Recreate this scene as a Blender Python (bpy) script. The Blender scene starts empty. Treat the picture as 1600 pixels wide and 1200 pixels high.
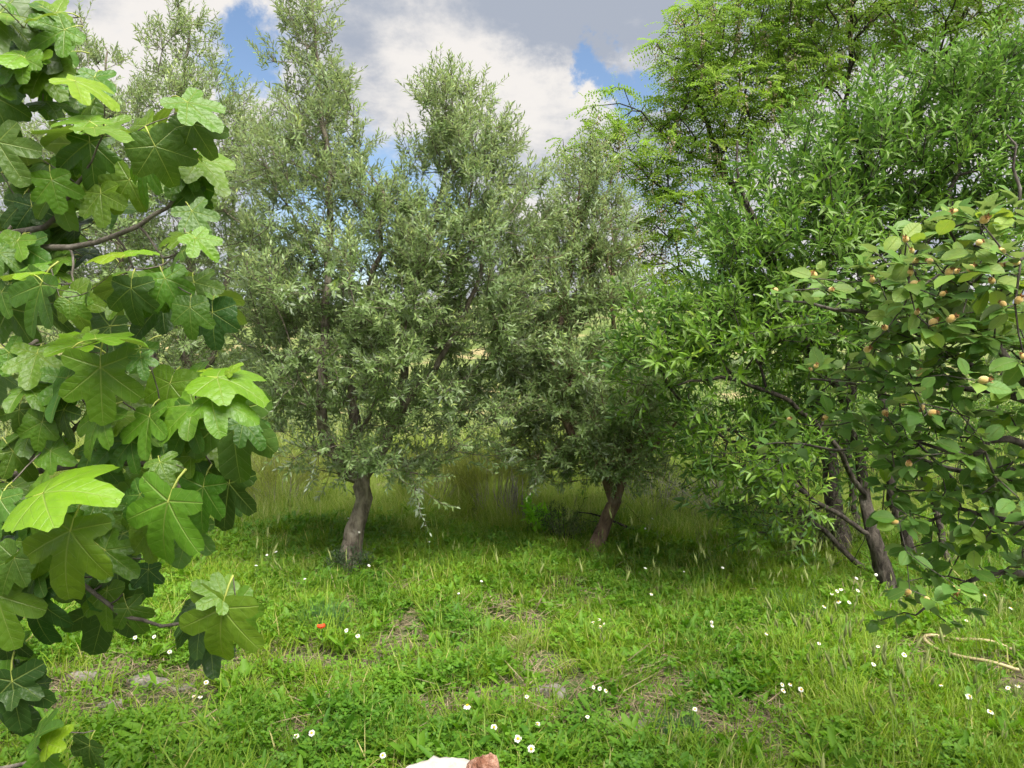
import bpy, math, random
import numpy as np
from mathutils import Vector, Matrix, Quaternion

rng = np.random.default_rng(11)
random.seed(5)
scene = bpy.context.scene
COL = scene.collection

# ------------------------------------------------------------------ camera
F = 1142.0
HORIZON = 530.0
CAMZ = 1.65
PITCH = math.atan((600.0 - HORIZON) / F)
cam_data = bpy.data.cameras.new("camera")
cam_data.sensor_width = 36.0
cam_data.lens = 36.0 * F / 1600.0
cam_data.clip_start = 0.02
cam_data.clip_end = 3000.0
cam = bpy.data.objects.new("camera", cam_data)
COL.objects.link(cam)
cam.location = (0, 0, CAMZ)
cam.rotation_euler = (math.pi / 2 - PITCH, 0, 0)
scene.camera = cam
C_R = np.array([1.0, 0, 0])
C_F = np.array([0, math.cos(PITCH), -math.sin(PITCH)])
C_U = np.array([0, math.sin(PITCH), math.cos(PITCH)])
C_P = np.array([0, 0, CAMZ])


def at(px, py, d):
    """a point of the place: image position and distance along the view axis"""
    return C_P + C_R * (px - 800) / F * d + C_U * (600 - py) / F * d + C_F * d


# ------------------------------------------------------------------ sky + sun
SUN_EL, SUN_AZ = 62.0, 150.0      # azimuth clockwise from +Y (view direction)
EXPOSURE = 1.15
sun_dir = np.array([math.cos(math.radians(SUN_EL)) * math.sin(math.radians(SUN_AZ)),
                    math.cos(math.radians(SUN_EL)) * math.cos(math.radians(SUN_AZ)),
                    math.sin(math.radians(SUN_EL))])
sl = bpy.data.lights.new("sun", 'SUN')
sl.energy = 4.7
sl.angle = math.radians(50.0)
sl.color = (1.0, 0.95, 0.86)
sun = bpy.data.objects.new("sun", sl)
COL.objects.link(sun)
sun.rotation_euler = Vector(tuple(sun_dir)).to_track_quat('Z', 'Y').to_euler()
sun.location = tuple(sun_dir * 50)

scene.view_settings.view_transform = 'Standard'
scene.view_settings.look = 'None'
scene.view_settings.exposure = EXPOSURE
scene.view_settings.gamma = 1.0
scene.view_settings.use_curve_mapping = False
cy = scene.cycles
cy.max_bounces = 8
cy.diffuse_bounces = 4
cy.glossy_bounces = 2
cy.transmission_bounces = 6
cy.transparent_max_bounces = 4
cy.use_denoising = True
cy.debug_use_spatial_splits = True
cy.use_adaptive_sampling = True
cy.adaptive_threshold = 0.035
cy.adaptive_min_samples = 16


class NT:
    """small helper to write node trees as expressions"""

    def __init__(self, tree):
        self.t = tree
        self.n = tree.nodes
        self.l = tree.links

    def node(self, kind, **kw):
        nd = self.n.new(kind)
        for k, v in kw.items():
            setattr(nd, k, v)
        return nd

    def set(self, sock, val):
        if isinstance(val, bpy.types.NodeSocket):
            self.l.new(val, sock)
        elif isinstance(val, (tuple, list)) and len(val) == 3 and sock.type == 'RGBA':
            sock.default_value = (*val, 1.0)
        else:
            sock.default_value = val

    def math(self, op, a, b=0.0, c=None, clamp=False):
        nd = self.node('ShaderNodeMath', operation=op, use_clamp=clamp)
        self.set(nd.inputs[0], a)
        self.set(nd.inputs[1], b)
        if c is not None:
            self.set(nd.inputs[2], c)
        return nd.outputs[0]

    def vmath(self, op, a, b=(0, 0, 0)):
        nd = self.node('ShaderNodeVectorMath', operation=op)
        self.set(nd.inputs[0], a)
        if op == 'SCALE':
            self.set(nd.inputs['Scale'], b)
        else:
            self.set(nd.inputs[1], b)
        return nd.outputs['Value'] if op in ('DOT_PRODUCT', 'LENGTH', 'DISTANCE') else nd.outputs[0]

    def mix(self, f, a, b, blend='MIX'):
        nd = self.node('ShaderNodeMix', data_type='RGBA', blend_type=blend)
        self.set(nd.inputs[0], f)
        self.set(nd.inputs[6], a)
        self.set(nd.inputs[7], b)
        return nd.outputs[2]

    def noise(self, vec, scale, detail=3.0, rough=0.55, dist=0.0):
        nd = self.node('ShaderNodeTexNoise')
        if vec is not None:
            self.l.new(vec, nd.inputs['Vector'])
        nd.inputs['Scale'].default_value = scale
        nd.inputs['Detail'].default_value = detail
        nd.inputs['Roughness'].default_value = rough
        nd.inputs['Distortion'].default_value = dist
        return nd.outputs['Fac']

    def smooth(self, v, lo, hi, a=0.0, b=1.0):
        nd = self.node('ShaderNodeMapRange', interpolation_type='SMOOTHSTEP')
        self.set(nd.inputs[0], v)
        nd.inputs[1].default_value = lo
        nd.inputs[2].default_value = hi
        nd.inputs[3].default_value = a
        nd.inputs[4].default_value = b
        return nd.outputs[0]

    def lin(self, v, lo, hi, a=0.0, b=1.0):
        nd = self.node('ShaderNodeMapRange')
        self.set(nd.inputs[0], v)
        nd.inputs[1].default_value = lo
        nd.inputs[2].default_value = hi
        nd.inputs[3].default_value = a
        nd.inputs[4].default_value = b
        return nd.outputs[0]


def pix_dir(px, py):
    v = at(px, py, 1.0) - C_P
    return v / np.linalg.norm(v)


world = bpy.data.worlds.new("World")
scene.world = world
world.use_nodes = True
wt = NT(world.node_tree)
for nd in list(wt.n):
    wt.n.remove(nd)
sky_tex = wt.node('ShaderNodeTexSky', sky_type='NISHITA')
sky_tex.sun_disc = False
sky_tex.sun_elevation = math.radians(SUN_EL)
sky_tex.sun_rotation = math.radians(SUN_AZ)
sky_tex.air_density = 1.0
sky_tex.dust_density = 0.6
sky_tex.ozone_density = 1.6
tc = wt.node('ShaderNodeTexCoord')
dvec = tc.outputs['Generated']
sep = wt.node('ShaderNodeSeparateXYZ')
wt.l.new(dvec, sep.inputs[0])
den = wt.math('ADD', wt.math('MAXIMUM', sep.outputs[2], 0.0), 0.22)
cmb = wt.node('ShaderNodeCombineXYZ')
wt.l.new(wt.math('DIVIDE', sep.outputs[0], den), cmb.inputs[0])
wt.l.new(wt.math('DIVIDE', sep.outputs[1], den), cmb.inputs[1])
cmb.inputs[2].default_value = 3.7
cp = cmb.outputs[0]
big = wt.noise(cp, 1.1, 4.0, 0.55, 0.0)
fine = wt.noise(cp, 3.4, 6.0, 0.62, 0.3)
warp = wt.node('ShaderNodeTexNoise')
wt.l.new(dvec, warp.inputs['Vector'])
warp.inputs['Scale'].default_value = 16.0
warp.inputs['Detail'].default_value = 6.0
warp.inputs['Roughness'].default_value = 0.65
wdir = wt.vmath('ADD', dvec, wt.vmath('SCALE', wt.vmath('SUBTRACT', warp.outputs['Color'], (0.5, 0.5, 0.5)), 0.13))
dens = wt.math('ADD', wt.math('MULTIPLY', big, 0.62), wt.math('MULTIPLY', fine, 0.38))
# openings where the blue shows and thin bright places of the cloud layer
for (px, py, w, a) in [(378, 72, 0.052, 0.42), (925, 108, 0.034, 0.42), (1003, 128, 0.030, 0.40), (190, 28, 0.05, 0.2),
                       (470, 350, 0.10, 0.22), (640, 350, 0.09, 0.22), (1090, 370, 0.09, 0.15), (960, 60, 0.02, 0.06)]:
    g = wt.smooth(wt.vmath('DISTANCE', wdir, tuple(pix_dir(px, py))), 0.0, w * 1.9, 1.0, 0.0)
    dens = wt.math('SUBTRACT', dens, wt.math('MULTIPLY', g, a))
cover = wt.smooth(dens, 0.25, 0.45)
lit = wt.math('ADD', wt.math('MULTIPLY', wt.noise(cp, 2.3, 6.0, 0.6, 0.0), 0.55), wt.math('MULTIPLY', wt.noise(cp, 6.5, 6.0, 0.62, 0.2), 0.45))
for (px, py, w, a) in [(690, 110, 0.085, 0.20), (850, 165, 0.07, 0.22), (960, 150, 0.05, 0.2), (220, 70, 0.10, 0.10),
                       (820, 20, 0.12, -0.15), (960, 40, 0.14, -0.15), (620, 10, 0.10, -0.10), (560, 60, 0.05, -0.06)]:
    g = wt.smooth(wt.vmath('DISTANCE', wdir, tuple(pix_dir(px, py))), 0.0, w * 1.9, 1.0, 0.0)
    lit = wt.math('ADD', lit, wt.math('MULTIPLY', g, a))
lit = wt.smooth(lit, 0.36, 0.64)
cloud = wt.mix(lit, (2.4, 2.65, 3.15), (5.2, 5.0, 4.8))
sky_b = wt.mix(1.0, sky_tex.outputs[0], (1.0, 1.0, 1.0), 'MULTIPLY')
skycol = wt.mix(cover, sky_b, cloud)
bg = wt.node('ShaderNodeBackground')
wt.l.new(skycol, bg.inputs['Color'])
bg.inputs['Strength'].default_value = 0.08
world.cycles.sampling_method = 'MANUAL'
world.cycles.sample_map_resolution = 256
wo = wt.node('ShaderNodeOutputWorld')
wt.l.new(bg.outputs[0], wo.inputs['Surface'])


# ------------------------------------------------------------------ helpers
def unit(v):
    v = np.asarray(v, float)
    n = np.linalg.norm(v, axis=-1, keepdims=True)
    return v / np.maximum(n, 1e-9)


def tag(o, label=None, cat=None, group=None, kind=None):
    if label:
        o["label"] = label
    if cat:
        o["category"] = cat
    if group:
        o["group"] = group
    if kind:
        o["kind"] = kind
    return o


def empty(name, loc, label=None, cat=None, group=None):
    o = bpy.data.objects.new(name, None)
    o.empty_display_size = 0.1
    o.location = tuple(loc)
    COL.objects.link(o)
    return tag(o, label, cat, group)


def link(name, me, parent=None, mat=None):
    """a mesh whose coordinates are in world space, put under a thing without moving it"""
    if mat is not None and not me.materials:
        me.materials.append(mat)
    o = bpy.data.objects.new(name, me)
    COL.objects.link(o)
    if parent is not None:
        o.parent = parent
        o.matrix_parent_inverse = Matrix.Translation(-parent.location)
    return o


def mesh_np(name, V, faces, smooth=False, attrs=None):
    """faces: int array (n,3) or (n,4), or a list of such arrays"""
    if isinstance(faces, np.ndarray):
        faces = [faces]
    faces = [f for f in faces if len(f)]
    me = bpy.data.meshes.new(name)
    V = np.asarray(V, np.float32)
    me.vertices.add(len(V))
    me.vertices.foreach_set("co", V.ravel())
    loops = np.concatenate([f.ravel() for f in faces]).astype(np.int32) if faces else np.zeros(0, np.int32)
    sizes = np.concatenate([np.full(len(f), f.shape[1]) for f in faces]).astype(np.int32) if faces else np.zeros(0, np.int32)
    if not len(sizes):
        return me
    me.loops.add(len(loops))
    me.loops.foreach_set("vertex_index", loops)
    me.polygons.add(len(sizes))
    st = np.concatenate([[0], np.cumsum(sizes)[:-1]]).astype(np.int32)
    me.polygons.foreach_set("loop_start", st)
    me.polygons.foreach_set("loop_total", sizes)
    if smooth:
        me.polygons.foreach_set("use_smooth", np.ones(len(sizes), bool))
    for k, a in (attrs or {}).items():
        at_ = me.attributes.new(k, 'FLOAT', 'POINT')
        at_.data.foreach_set("value", np.asarray(a, np.float32))
    me.update()
    me.validate()
    return me


class MB:
    """collects vertices and faces for one mesh"""

    def __init__(self):
        self.V, self.T, self.Q, self.n = [], [], [], 0
        self.A = []
        self.MT, self.MQ = [], []
        self.m = 0

    def add(self, V, T=None, Q=None, a=0.0):
        V = np.asarray(V, float)
        self.V.append(V)
        if T is not None and len(T):
            self.T.append(np.asarray(T, int) + self.n)
            self.MT.append(np.full(len(T), self.m))
        if Q is not None and len(Q):
            self.Q.append(np.asarray(Q, int) + self.n)
            self.MQ.append(np.full(len(Q), self.m))
        self.A.append(np.broadcast_to(np.asarray(a, float), (len(V),)))
        self.n += len(V)

    def tube(self, pts, rad, sides=6, a=0.0, cap=True, lump=0.0):
        pts = np.asarray(pts, float)
        rad = np.broadcast_to(np.asarray(rad, float), (len(pts),))
        m = len(pts)
        T = np.zeros_like(pts)
        T[1:-1] = pts[2:] - pts[:-2]
        T[0] = pts[1] - pts[0]
        T[-1] = pts[-1] - pts[-2]
        T = unit(T)
        ref = np.array([0.31, 0.87, 0.2]) if abs(T[0, 1]) < 0.8 else np.array([0.9, 0.1, 0.3])
        ang = np.arange(sides) / sides * 2 * math.pi
        ca, sa = np.cos(ang), np.sin(ang)
        V = np.zeros((m, sides, 3))
        u = unit(np.cross(T[0], ref))
        for i in range(m):
            u = unit(u - T[i] * np.dot(u, T[i]))
            w = np.cross(T[i], u)
            r = rad[i] * (1 + (rng.normal(0, lump, sides) if lump else 0))
            V[i] = pts[i] + (ca * r)[:, None] * u + (sa * r)[:, None] * w
        idx = np.arange(m * sides).reshape(m, sides)
        a0, b0 = idx[:-1], idx[1:]
        Q = np.stack([a0, np.roll(a0, -1, 1), np.roll(b0, -1, 1), b0], -1).reshape(-1, 4)
        self.add(V.reshape(-1, 3), None, Q, a)
        if cap:
            self.V.append(pts[-1:] + T[-1:] * rad[-1] * 0.6)
            self.A.append(np.array([float(np.mean(a))]))
            e = idx[-1] + self.n - m * sides
            self.T.append(np.stack([e, np.roll(e, -1), np.full(sides, self.n)], -1))
            self.MT.append(np.full(sides, self.m))
            self.n += 1

    def mesh(self, name, smooth=False, attr=None):
        V = np.concatenate(self.V)
        F_ = []
        if self.T:
            F_.append(np.concatenate(self.T))
        if self.Q:
            F_.append(np.concatenate(self.Q))
        me = mesh_np(name, V, F_, smooth, {attr: np.concatenate(self.A)} if attr else None)
        mi = np.concatenate(self.MT + self.MQ)
        if mi.max() > 0:
            me.polygons.foreach_set('material_index', mi.astype(np.int32))
        return me


# ------------------------------------------------------------------ materials
def new_mat(name):
    m = bpy.data.materials.new(name)
    m.use_nodes = True
    t = NT(m.node_tree)
    for nd in list(t.n):
        t.n.remove(nd)
    return m, t


def finish(t, shader):
    o = t.node('ShaderNodeOutputMaterial')
    t.l.new(shader, o.inputs['Surface'])


def principled(t, col, rough=0.6, spec=0.4, normal=None):
    p = t.node('ShaderNodeBsdfPrincipled')
    t.set(p.inputs['Base Color'], col)
    t.set(p.inputs['Roughness'], rough)
    p.inputs['Specular IOR Level'].default_value = spec
    if normal is not None:
        t.l.new(normal, p.inputs['Normal'])
    return p.outputs[0]


def leafy(t, col, rough, spec, trans_col, fac, normal=None):
    p = principled(t, col, rough, spec, normal)
    tr = t.node('ShaderNodeBsdfTranslucent')
    t.set(tr.inputs['Color'], trans_col)
    mx = t.node('ShaderNodeMixShader')
    mx.inputs[0].default_value = fac
    t.l.new(p, mx.inputs[1])
    t.l.new(tr.outputs[0], mx.inputs[2])
    finish(t, mx.outputs[0])


def foliage_mat(name, dark, light, young, under, rough=0.5, spec=0.4, fac=0.35, tr_gain=1.5, patch=1.2):
    """leaf colours vary by leaf (rnd), by age along the shoot (young) and by bough"""
    m, t = new_mat(name)
    r = t.node('ShaderNodeAttribute', attribute_name='rnd').outputs['Fac']
    geo = t.node('ShaderNodeNewGeometry')
    pn = t.noise(geo.outputs['Position'], patch, 2.0)
    base = t.mix(t.math('MULTIPLY', r, 1.0, clamp=True), dark, light)
    base = t.mix(t.smooth(r, 0.80, 0.97), base, young)
    base = t.mix(t.smooth(pn, 0.35, 0.7, 0.0, 0.45), base, light)
    col = t.mix(geo.outputs['Backfacing'], base, under) if under else base
    tr = t.mix(1.0, col, (tr_gain * 1.05, tr_gain * 1.1, tr_gain * 0.5), 'MULTIPLY')
    leafy(t, col, rough, spec, tr, fac)
    return m


M = {}
M['olive_leaf'] = foliage_mat('olive_leaf', (0.066, 0.122, 0.050), (0.230, 0.325, 0.112), (0.44, 0.50, 0.14),
                              (0.285, 0.345, 0.250), rough=0.42, spec=0.5, fac=0.28)
M['almond_leaf'] = foliage_mat('almond_leaf', (0.055, 0.135, 0.018), (0.185, 0.320, 0.034), (0.34, 0.43, 0.06),
                               (0.095, 0.19, 0.055), rough=0.45, spec=0.45, fac=0.38)
M['robinia_leaf'] = foliage_mat('robinia_leaf', (0.120, 0.215, 0.022), (0.265, 0.380, 0.044), (0.42, 0.47, 0.09),
                                (0.17, 0.27, 0.07), rough=0.55, spec=0.35, fac=0.5)
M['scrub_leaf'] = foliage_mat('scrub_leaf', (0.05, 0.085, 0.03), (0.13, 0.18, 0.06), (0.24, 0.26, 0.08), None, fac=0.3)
M['broom'] = foliage_mat('broom', (0.20, 0.24, 0.07), (0.40, 0.44, 0.14), (0.55, 0.54, 0.18), None, fac=0.3, patch=2.5)
M['sapling_leaf'] = foliage_mat('sapling_leaf', (0.16, 0.38, 0.02), (0.28, 0.56, 0.04), (0.38, 0.6, 0.06), None, fac=0.45)
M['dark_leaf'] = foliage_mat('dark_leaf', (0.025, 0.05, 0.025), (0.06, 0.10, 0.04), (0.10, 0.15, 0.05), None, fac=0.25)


def bark_mat(name, c0, c1, c2, scale=18.0, depth=0.012):
    m, t = new_mat(name)
    pos = t.node('ShaderNodeNewGeometry').outputs['Position']
    mp = t.node('ShaderNodeMapping')
    t.l.new(pos, mp.inputs['Vector'])
    mp.inputs['Scale'].default_value = (1, 1, 0.32)
    n1 = t.noise(mp.outputs[0], scale, 6.0, 0.65, 0.6)
    n2 = t.noise(pos, scale * 0.35, 4.0, 0.6)
    n3 = t.noise(mp.outputs[0], scale * 3.2, 4.0, 0.7)
    col = t.mix(t.smooth(n1, 0.35, 0.65), c0, c1)
    col = t.mix(t.smooth(n2, 0.55, 0.72, 0, 0.75), col, c2)
    bp = t.node('ShaderNodeBump')
    bp.inputs['Strength'].default_value = 0.9
    bp.inputs['Distance'].default_value = depth
    t.l.new(t.math('ADD', n1, t.math('MULTIPLY', n3, 0.5)), bp.inputs['Height'])
    finish(t, principled(t, col, 0.9, 0.15, bp.outputs[0]))
    return m


M['olive_bark'] = bark_mat('olive_bark', (0.085, 0.070, 0.056), (0.26, 0.225, 0.18), (0.34, 0.31, 0.26), 22.0, 0.02)
M['rust_bark'] = bark_mat('rust_bark', (0.085, 0.060, 0.045), (0.24, 0.165, 0.115), (0.27, 0.22, 0.17))
M['almond_bark'] = bark_mat('almond_bark', (0.028, 0.024, 0.020), (0.105, 0.090, 0.075), (0.17, 0.155, 0.13), 26.0, 0.02)
M['fig_bark'] = bark_mat('fig_bark', (0.085, 0.075, 0.062), (0.19, 0.17, 0.14), (0.27, 0.25, 0.22), 40.0, 0.004)
M['quince_bark'] = bark_mat('quince_bark', (0.045, 0.038, 0.034), (0.13, 0.115, 0.10), (0.25, 0.23, 0.21), 40.0, 0.004)
M['dead_wood'] = bark_mat('dead_wood', (0.20, 0.18, 0.16), (0.38, 0.355, 0.32), (0.46, 0.43, 0.40), 40.0, 0.004)


# ------------------------------------------------------------------ the ground
def fbm2(x, y, s, seed):
    r = np.random.default_rng(seed)
    z = np.zeros_like(x)
    for k in range(5):
        a, b, p, q = r.normal(0, 1, 2), r.normal(0, 1, 2), r.uniform(0, 6.28), r.uniform(0, 6.28)
        f = s * (1.7 ** k)
        z += (np.sin(a[0] * f * x + a[1] * f * y + p) * np.cos(b[0] * f * x + b[1] * f * y + q)) / (1.5 ** k)
    return z


def sstep(a, b, x):
    t = np.clip((x - a) / (b - a), 0, 1)
    return t * t * (3 - 2 * t)


def ground_h(x, y):
    x = np.asarray(x, float)
    y = np.asarray(y, float)
    z = 0.018 * fbm2(x, y, 1.4, 3) + 0.012 * fbm2(x, y, 5.0, 4)
    z = z - 2.6 * sstep(7.6, 24.0, y) * (1 + 0.15 * fbm2(x, y, 0.15, 9))
    hill = 9.5 + 3.0 * np.sin(x * 0.010 + 2.2) + 2.0 * np.sin(x * 0.023 + 0.6) + 0.5 * fbm2(x, y, 0.06, 12)
    z = z + sstep(34, 235, y) * (hill + 2.6)
    z = z - sstep(240, 900, y) * 30
    return z


def ground_pt(px, py):
    d = pix_dir(px, py)
    t = CAMZ / max(-d[2], 1e-3)
    for _ in range(6):
        p = C_P + d * t
        t = (CAMZ - float(ground_h(p[0], p[1]))) / max(-d[2], 1e-3)
    return C_P + d * t


gx = np.concatenate([-np.geomspace(900, 6, 40), np.linspace(-5.8, 5.8, 150), np.geomspace(6, 900, 40)])
gy = np.concatenate([np.linspace(-8, 0.5, 16), np.linspace(0.6, 9.5, 140), np.geomspace(9.7, 1600, 90)])
GX, GY = np.meshgrid(gx, gy)
GZ = ground_h(GX, GY)
idx = np.arange(GX.size).reshape(GX.shape)
Q = np.stack([idx[:-1, :-1], idx[:-1, 1:], idx[1:, 1:], idx[1:, :-1]], -1).reshape(-1, 4)
g_me = mesh_np('ground', np.stack([GX, GY, GZ], -1).reshape(-1, 3), Q, True)

m, t = new_mat('ground_soil')
pos = t.node('ShaderNodeNewGeometry').outputs['Position']
sp = t.node('ShaderNodeSeparateXYZ')
t.l.new(pos, sp.inputs[0])
n1 = t.noise(pos, 7.0, 8.0, 0.7)
n2 = t.noise(pos, 60.0, 5.0, 0.7)
n3 = t.noise(pos, 0.9, 4.0, 0.6)
soil = t.mix(t.smooth(n1, 0.35, 0.65), (0.060, 0.048, 0.036), (0.185, 0.150, 0.115))
soil = t.mix(t.smooth(n2, 0.55, 0.75), soil, (0.26, 0.215, 0.15))
moss = t.mix(n1, (0.035, 0.075, 0.012), (0.08, 0.13, 0.03))
near = t.mix(t.smooth(n3, 0.42, 0.60), soil, moss)
n4 = t.noise(pos, 0.10, 7.0, 0.65)
n5 = t.noise(pos, 0.7, 6.0, 0.7)
far = t.mix(t.smooth(n4, 0.36, 0.50), (0.30, 0.25, 0.13), (0.13, 0.17, 0.05))
far = t.mix(t.smooth(n5, 0.52, 0.66), far, (0.055, 0.085, 0.030))
far = t.mix(t.smooth(sp.outputs[1], 110, 260, 0, 0.7), far, (0.16, 0.19, 0.15))  # distance haze put into the ground colour: fades to grey-green far off
col = t.mix(t.smooth(sp.outputs[1], 9.0, 15.0), near, far)
bp = t.node('ShaderNodeBump')
bp.inputs['Strength'].default_value = 0.8
bp.inputs['Distance'].default_value = 0.03
t.l.new(t.math('ADD', n1, t.math('MULTIPLY', n2, 0.4)), bp.inputs['Height'])
finish(t, principled(t, col, 0.95, 0.1, bp.outputs[0]))
tag(link('ground', g_me, None, m), 'green meadow floor of brown soil falling away to a pale hillside', kind='structure')


# ------------------------------------------------------------------ grass and herbs (one uncountable mass)
def grass_mat(name, c_lo, c_hi, c_dry, fac=0.4, lowdry=0.0):
    m, t = new_mat(name)
    r = t.node('ShaderNodeAttribute', attribute_name='rnd').outputs['Fac']
    pos = t.node('ShaderNodeNewGeometry').outputs['Position']
    oi = t.node('ShaderNodeObjectInfo').outputs['Random']
    pn = t.noise(pos, 0.75, 3.0, 0.6)
    f = t.math('ADD', t.math('MULTIPLY', r, 0.45), t.math('ADD', t.math('MULTIPLY', oi, 0.2), t.smooth(pn, 0.38, 0.62, 0, 0.4)), clamp=True)
    c = t.mix(f, c_lo, c_hi)
    c = t.mix(t.smooth(r, 0.90, 0.96), c, c_dry)
    tr = t.mix(1.0, c, (1.5, 1.6, 0.7), 'MULTIPLY')
    leafy(t, c, 0.55, 0.3, tr, fac)
    return m


M['grass'] = grass_mat('grass_blade', (0.080, 0.168, 0.014), (0.235, 0.345, 0.026), (0.40, 0.37, 0.14))
M['herb'] = grass_mat('herb_leaf', (0.052, 0.155, 0.014), (0.170, 0.325, 0.024), (0.26, 0.36, 0.05))
M['tall'] = grass_mat('tall_grass', (0.150, 0.235, 0.045), (0.310, 0.400, 0.085), (0.48, 0.46, 0.24), 0.45)
m, t = new_mat('dry_straw')
r = t.node('ShaderNodeAttribute', attribute_name='rnd').outputs['Fac']
finish(t, principled(t, t.mix(r, (0.12, 0.09, 0.06), (0.33, 0.27, 0.17)), 0.85, 0.2))
M['straw'] = m
m, t = new_mat('seed_head')
r = t.node('ShaderNodeAttribute', attribute_name='rnd').outputs['Fac']
c = t.mix(r, (0.15, 0.23, 0.06), (0.33, 0.37, 0.14))
leafy(t, c, 0.7, 0.2, c, 0.35)
M['seed'] = m


def blade(mb, base, h, w, az, lean, curl, a, R):
    """a grass blade: three cross rows and a tip"""
    d = np.array([math.cos(az), math.sin(az), 0])
    s = np.array([-d[1], d[0], 0]) * w * 0.5
    P = []
    for k, (tt, ww) in enumerate(((0, 0.8), (0.38, 1.0), (0.74, 0.7), (1.0, 0))):
        ang = lean + curl * tt
        c = base + d * h * tt * math.sin(ang) + np.array([0, 0, 1]) * h * tt * math.cos(ang)
        if ww:
            P += [c - s * ww, c + s * ww]
        else:
            P.append(c)
    mb.add(P, [[4, 5, 6]], [[0, 1, 3, 2], [2, 3, 5, 4]], a)


def leaflet(mb, base, d, n, L, W, a):
    s = np.cross(d, n)
    V = [base, base + d * L * .5 + s * W * .5 + n * L * .05, base + d * L * .85 + s * W * .33 + n * L * .03, base + d * L - n * L * .05,
         base + d * L * .85 - s * W * .33 + n * L * .03, base + d * L * .5 - s * W * .5 + n * L * .05]
    mb.add(V, None, [[0, 1, 2, 3], [0, 3, 4, 5]], a)


GRASS_SLOTS = ['grass', 'herb', 'tall', 'straw', 'seed']


def clump(mb0, kind, R, org, sc):
    class S:                       # draws into mb0, moved and scaled
        def add(self, V, T=None, Q=None, a=0.0):
            mb0.add(np.asarray(V, float) * sc + org, T, Q, a)

        def tube(self, pts, rad, sides=6, a=0.0):
            mb0.tube(np.asarray(pts) * sc + org, np.asarray(rad) * sc, sides, a)
    mb = S()
    mb0.m = {'tuft': 0, 'herb': 1, 'weed': 1, 'tall': 2, 'straw': 3, 'seed': 4}[kind]
    if kind == 'tuft':
        for k in range(26):
            b = np.array([*R.normal(0, 0.026, 2), -0.01])
            blade(mb, b, R.uniform(.05, .15), R.uniform(.0028, .0052), R.uniform(0, 6.28), R.uniform(.05, .55), R.uniform(.1, 1.1), R.random(), R)
    elif kind == 'herb':
        for k in range(13):
            b = np.array([*R.normal(0, 0.04, 2), -0.005])
            az = R.uniform(0, 6.28)
            h = R.uniform(.02, .085)
            top = b + np.array([math.cos(az) * h * .5, math.sin(az) * h * .5, h])
            blade(mb, b, h * 1.1, .0022, az, .45, .05, .2, R)
            up = unit(np.array([R.normal(0, .35), R.normal(0, .35), 1.0]))
            for j in range(3):
                a2 = az + j * 2.094 + R.normal(0, .15)
                d = np.array([math.cos(a2), math.sin(a2), R.uniform(-.1, .25)])
                d = unit(d - up * np.dot(d, up))
                leaflet(mb, top, d, up, R.uniform(.010, .021), R.uniform(.007, .014), R.random() * 0.9)
    elif kind == 'weed':
        for k in range(11):
            az = k * 2.4 + R.normal(0, .3)
            L = R.uniform(.03, .085)
            el = R.uniform(.15, 1.1)
            d = np.array([math.cos(az) * math.cos(el), math.sin(az) * math.cos(el), math.sin(el)])
            n = unit(np.array([-math.cos(az) * math.sin(el), -math.sin(az) * math.sin(el), math.cos(el)]))
            b0 = np.array([*R.normal(0, .02, 2), R.uniform(0, .03)])
            leaflet(mb, b0, d, n, L, L * R.uniform(.22, .42), R.random() * .9)
    elif kind == 'tall':
        for k in range(20):
            b = np.array([*R.normal(0, 0.04, 2), -0.02])
            blade(mb, b, R.uniform(.15, .42), R.uniform(.003, .0055), R.uniform(0, 6.28), R.uniform(.02, .3), R.uniform(.1, .8), R.random(), R)
        for k in range(5):
            b = np.array([*R.normal(0, 0.03, 2), -0.02])
            blade(mb, b, R.uniform(.35, .5), .0022, R.uniform(0, 6.28), R.uniform(.02, .2), R.uniform(.05, .35), .93, R)
    elif kind == 'straw':
        for k in range(16):
            b = np.array([*R.normal(0, 0.06, 2), R.uniform(.002, .012)])
            blade(mb, b, R.uniform(.04, .15), R.uniform(.002, .0045), R.uniform(0, 6.28), R.uniform(1.3, 1.55), .05, R.random(), R)
    elif kind == 'seed':
        for k in range(4):
            b = np.array([*R.normal(0, 0.03, 2), 0])
            az = R.uniform(0, 6.28)
            h = R.uniform(.16, .32)
            ln = R.uniform(.05, .35)
            blade(mb, b, h, .0018, az, ln, .1, .4, R)
            d = np.array([math.cos(az) * math.sin(ln + .1), math.sin(az) * math.sin(ln + .1), math.cos(ln + .1)])
            top = b + d * h * .98
            pts = [top, top + d * .018, top + d * .045 + np.array([0, 0, -.002])]
            mb.tube(pts, [.0025, .0055, .0012], 5, .7)
            for q in range(7):
                blade(mb, top + d * R.uniform(0, .03), .04, .0010, R.uniform(0, 6.28), .35, .1, 1.0, R)


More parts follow.
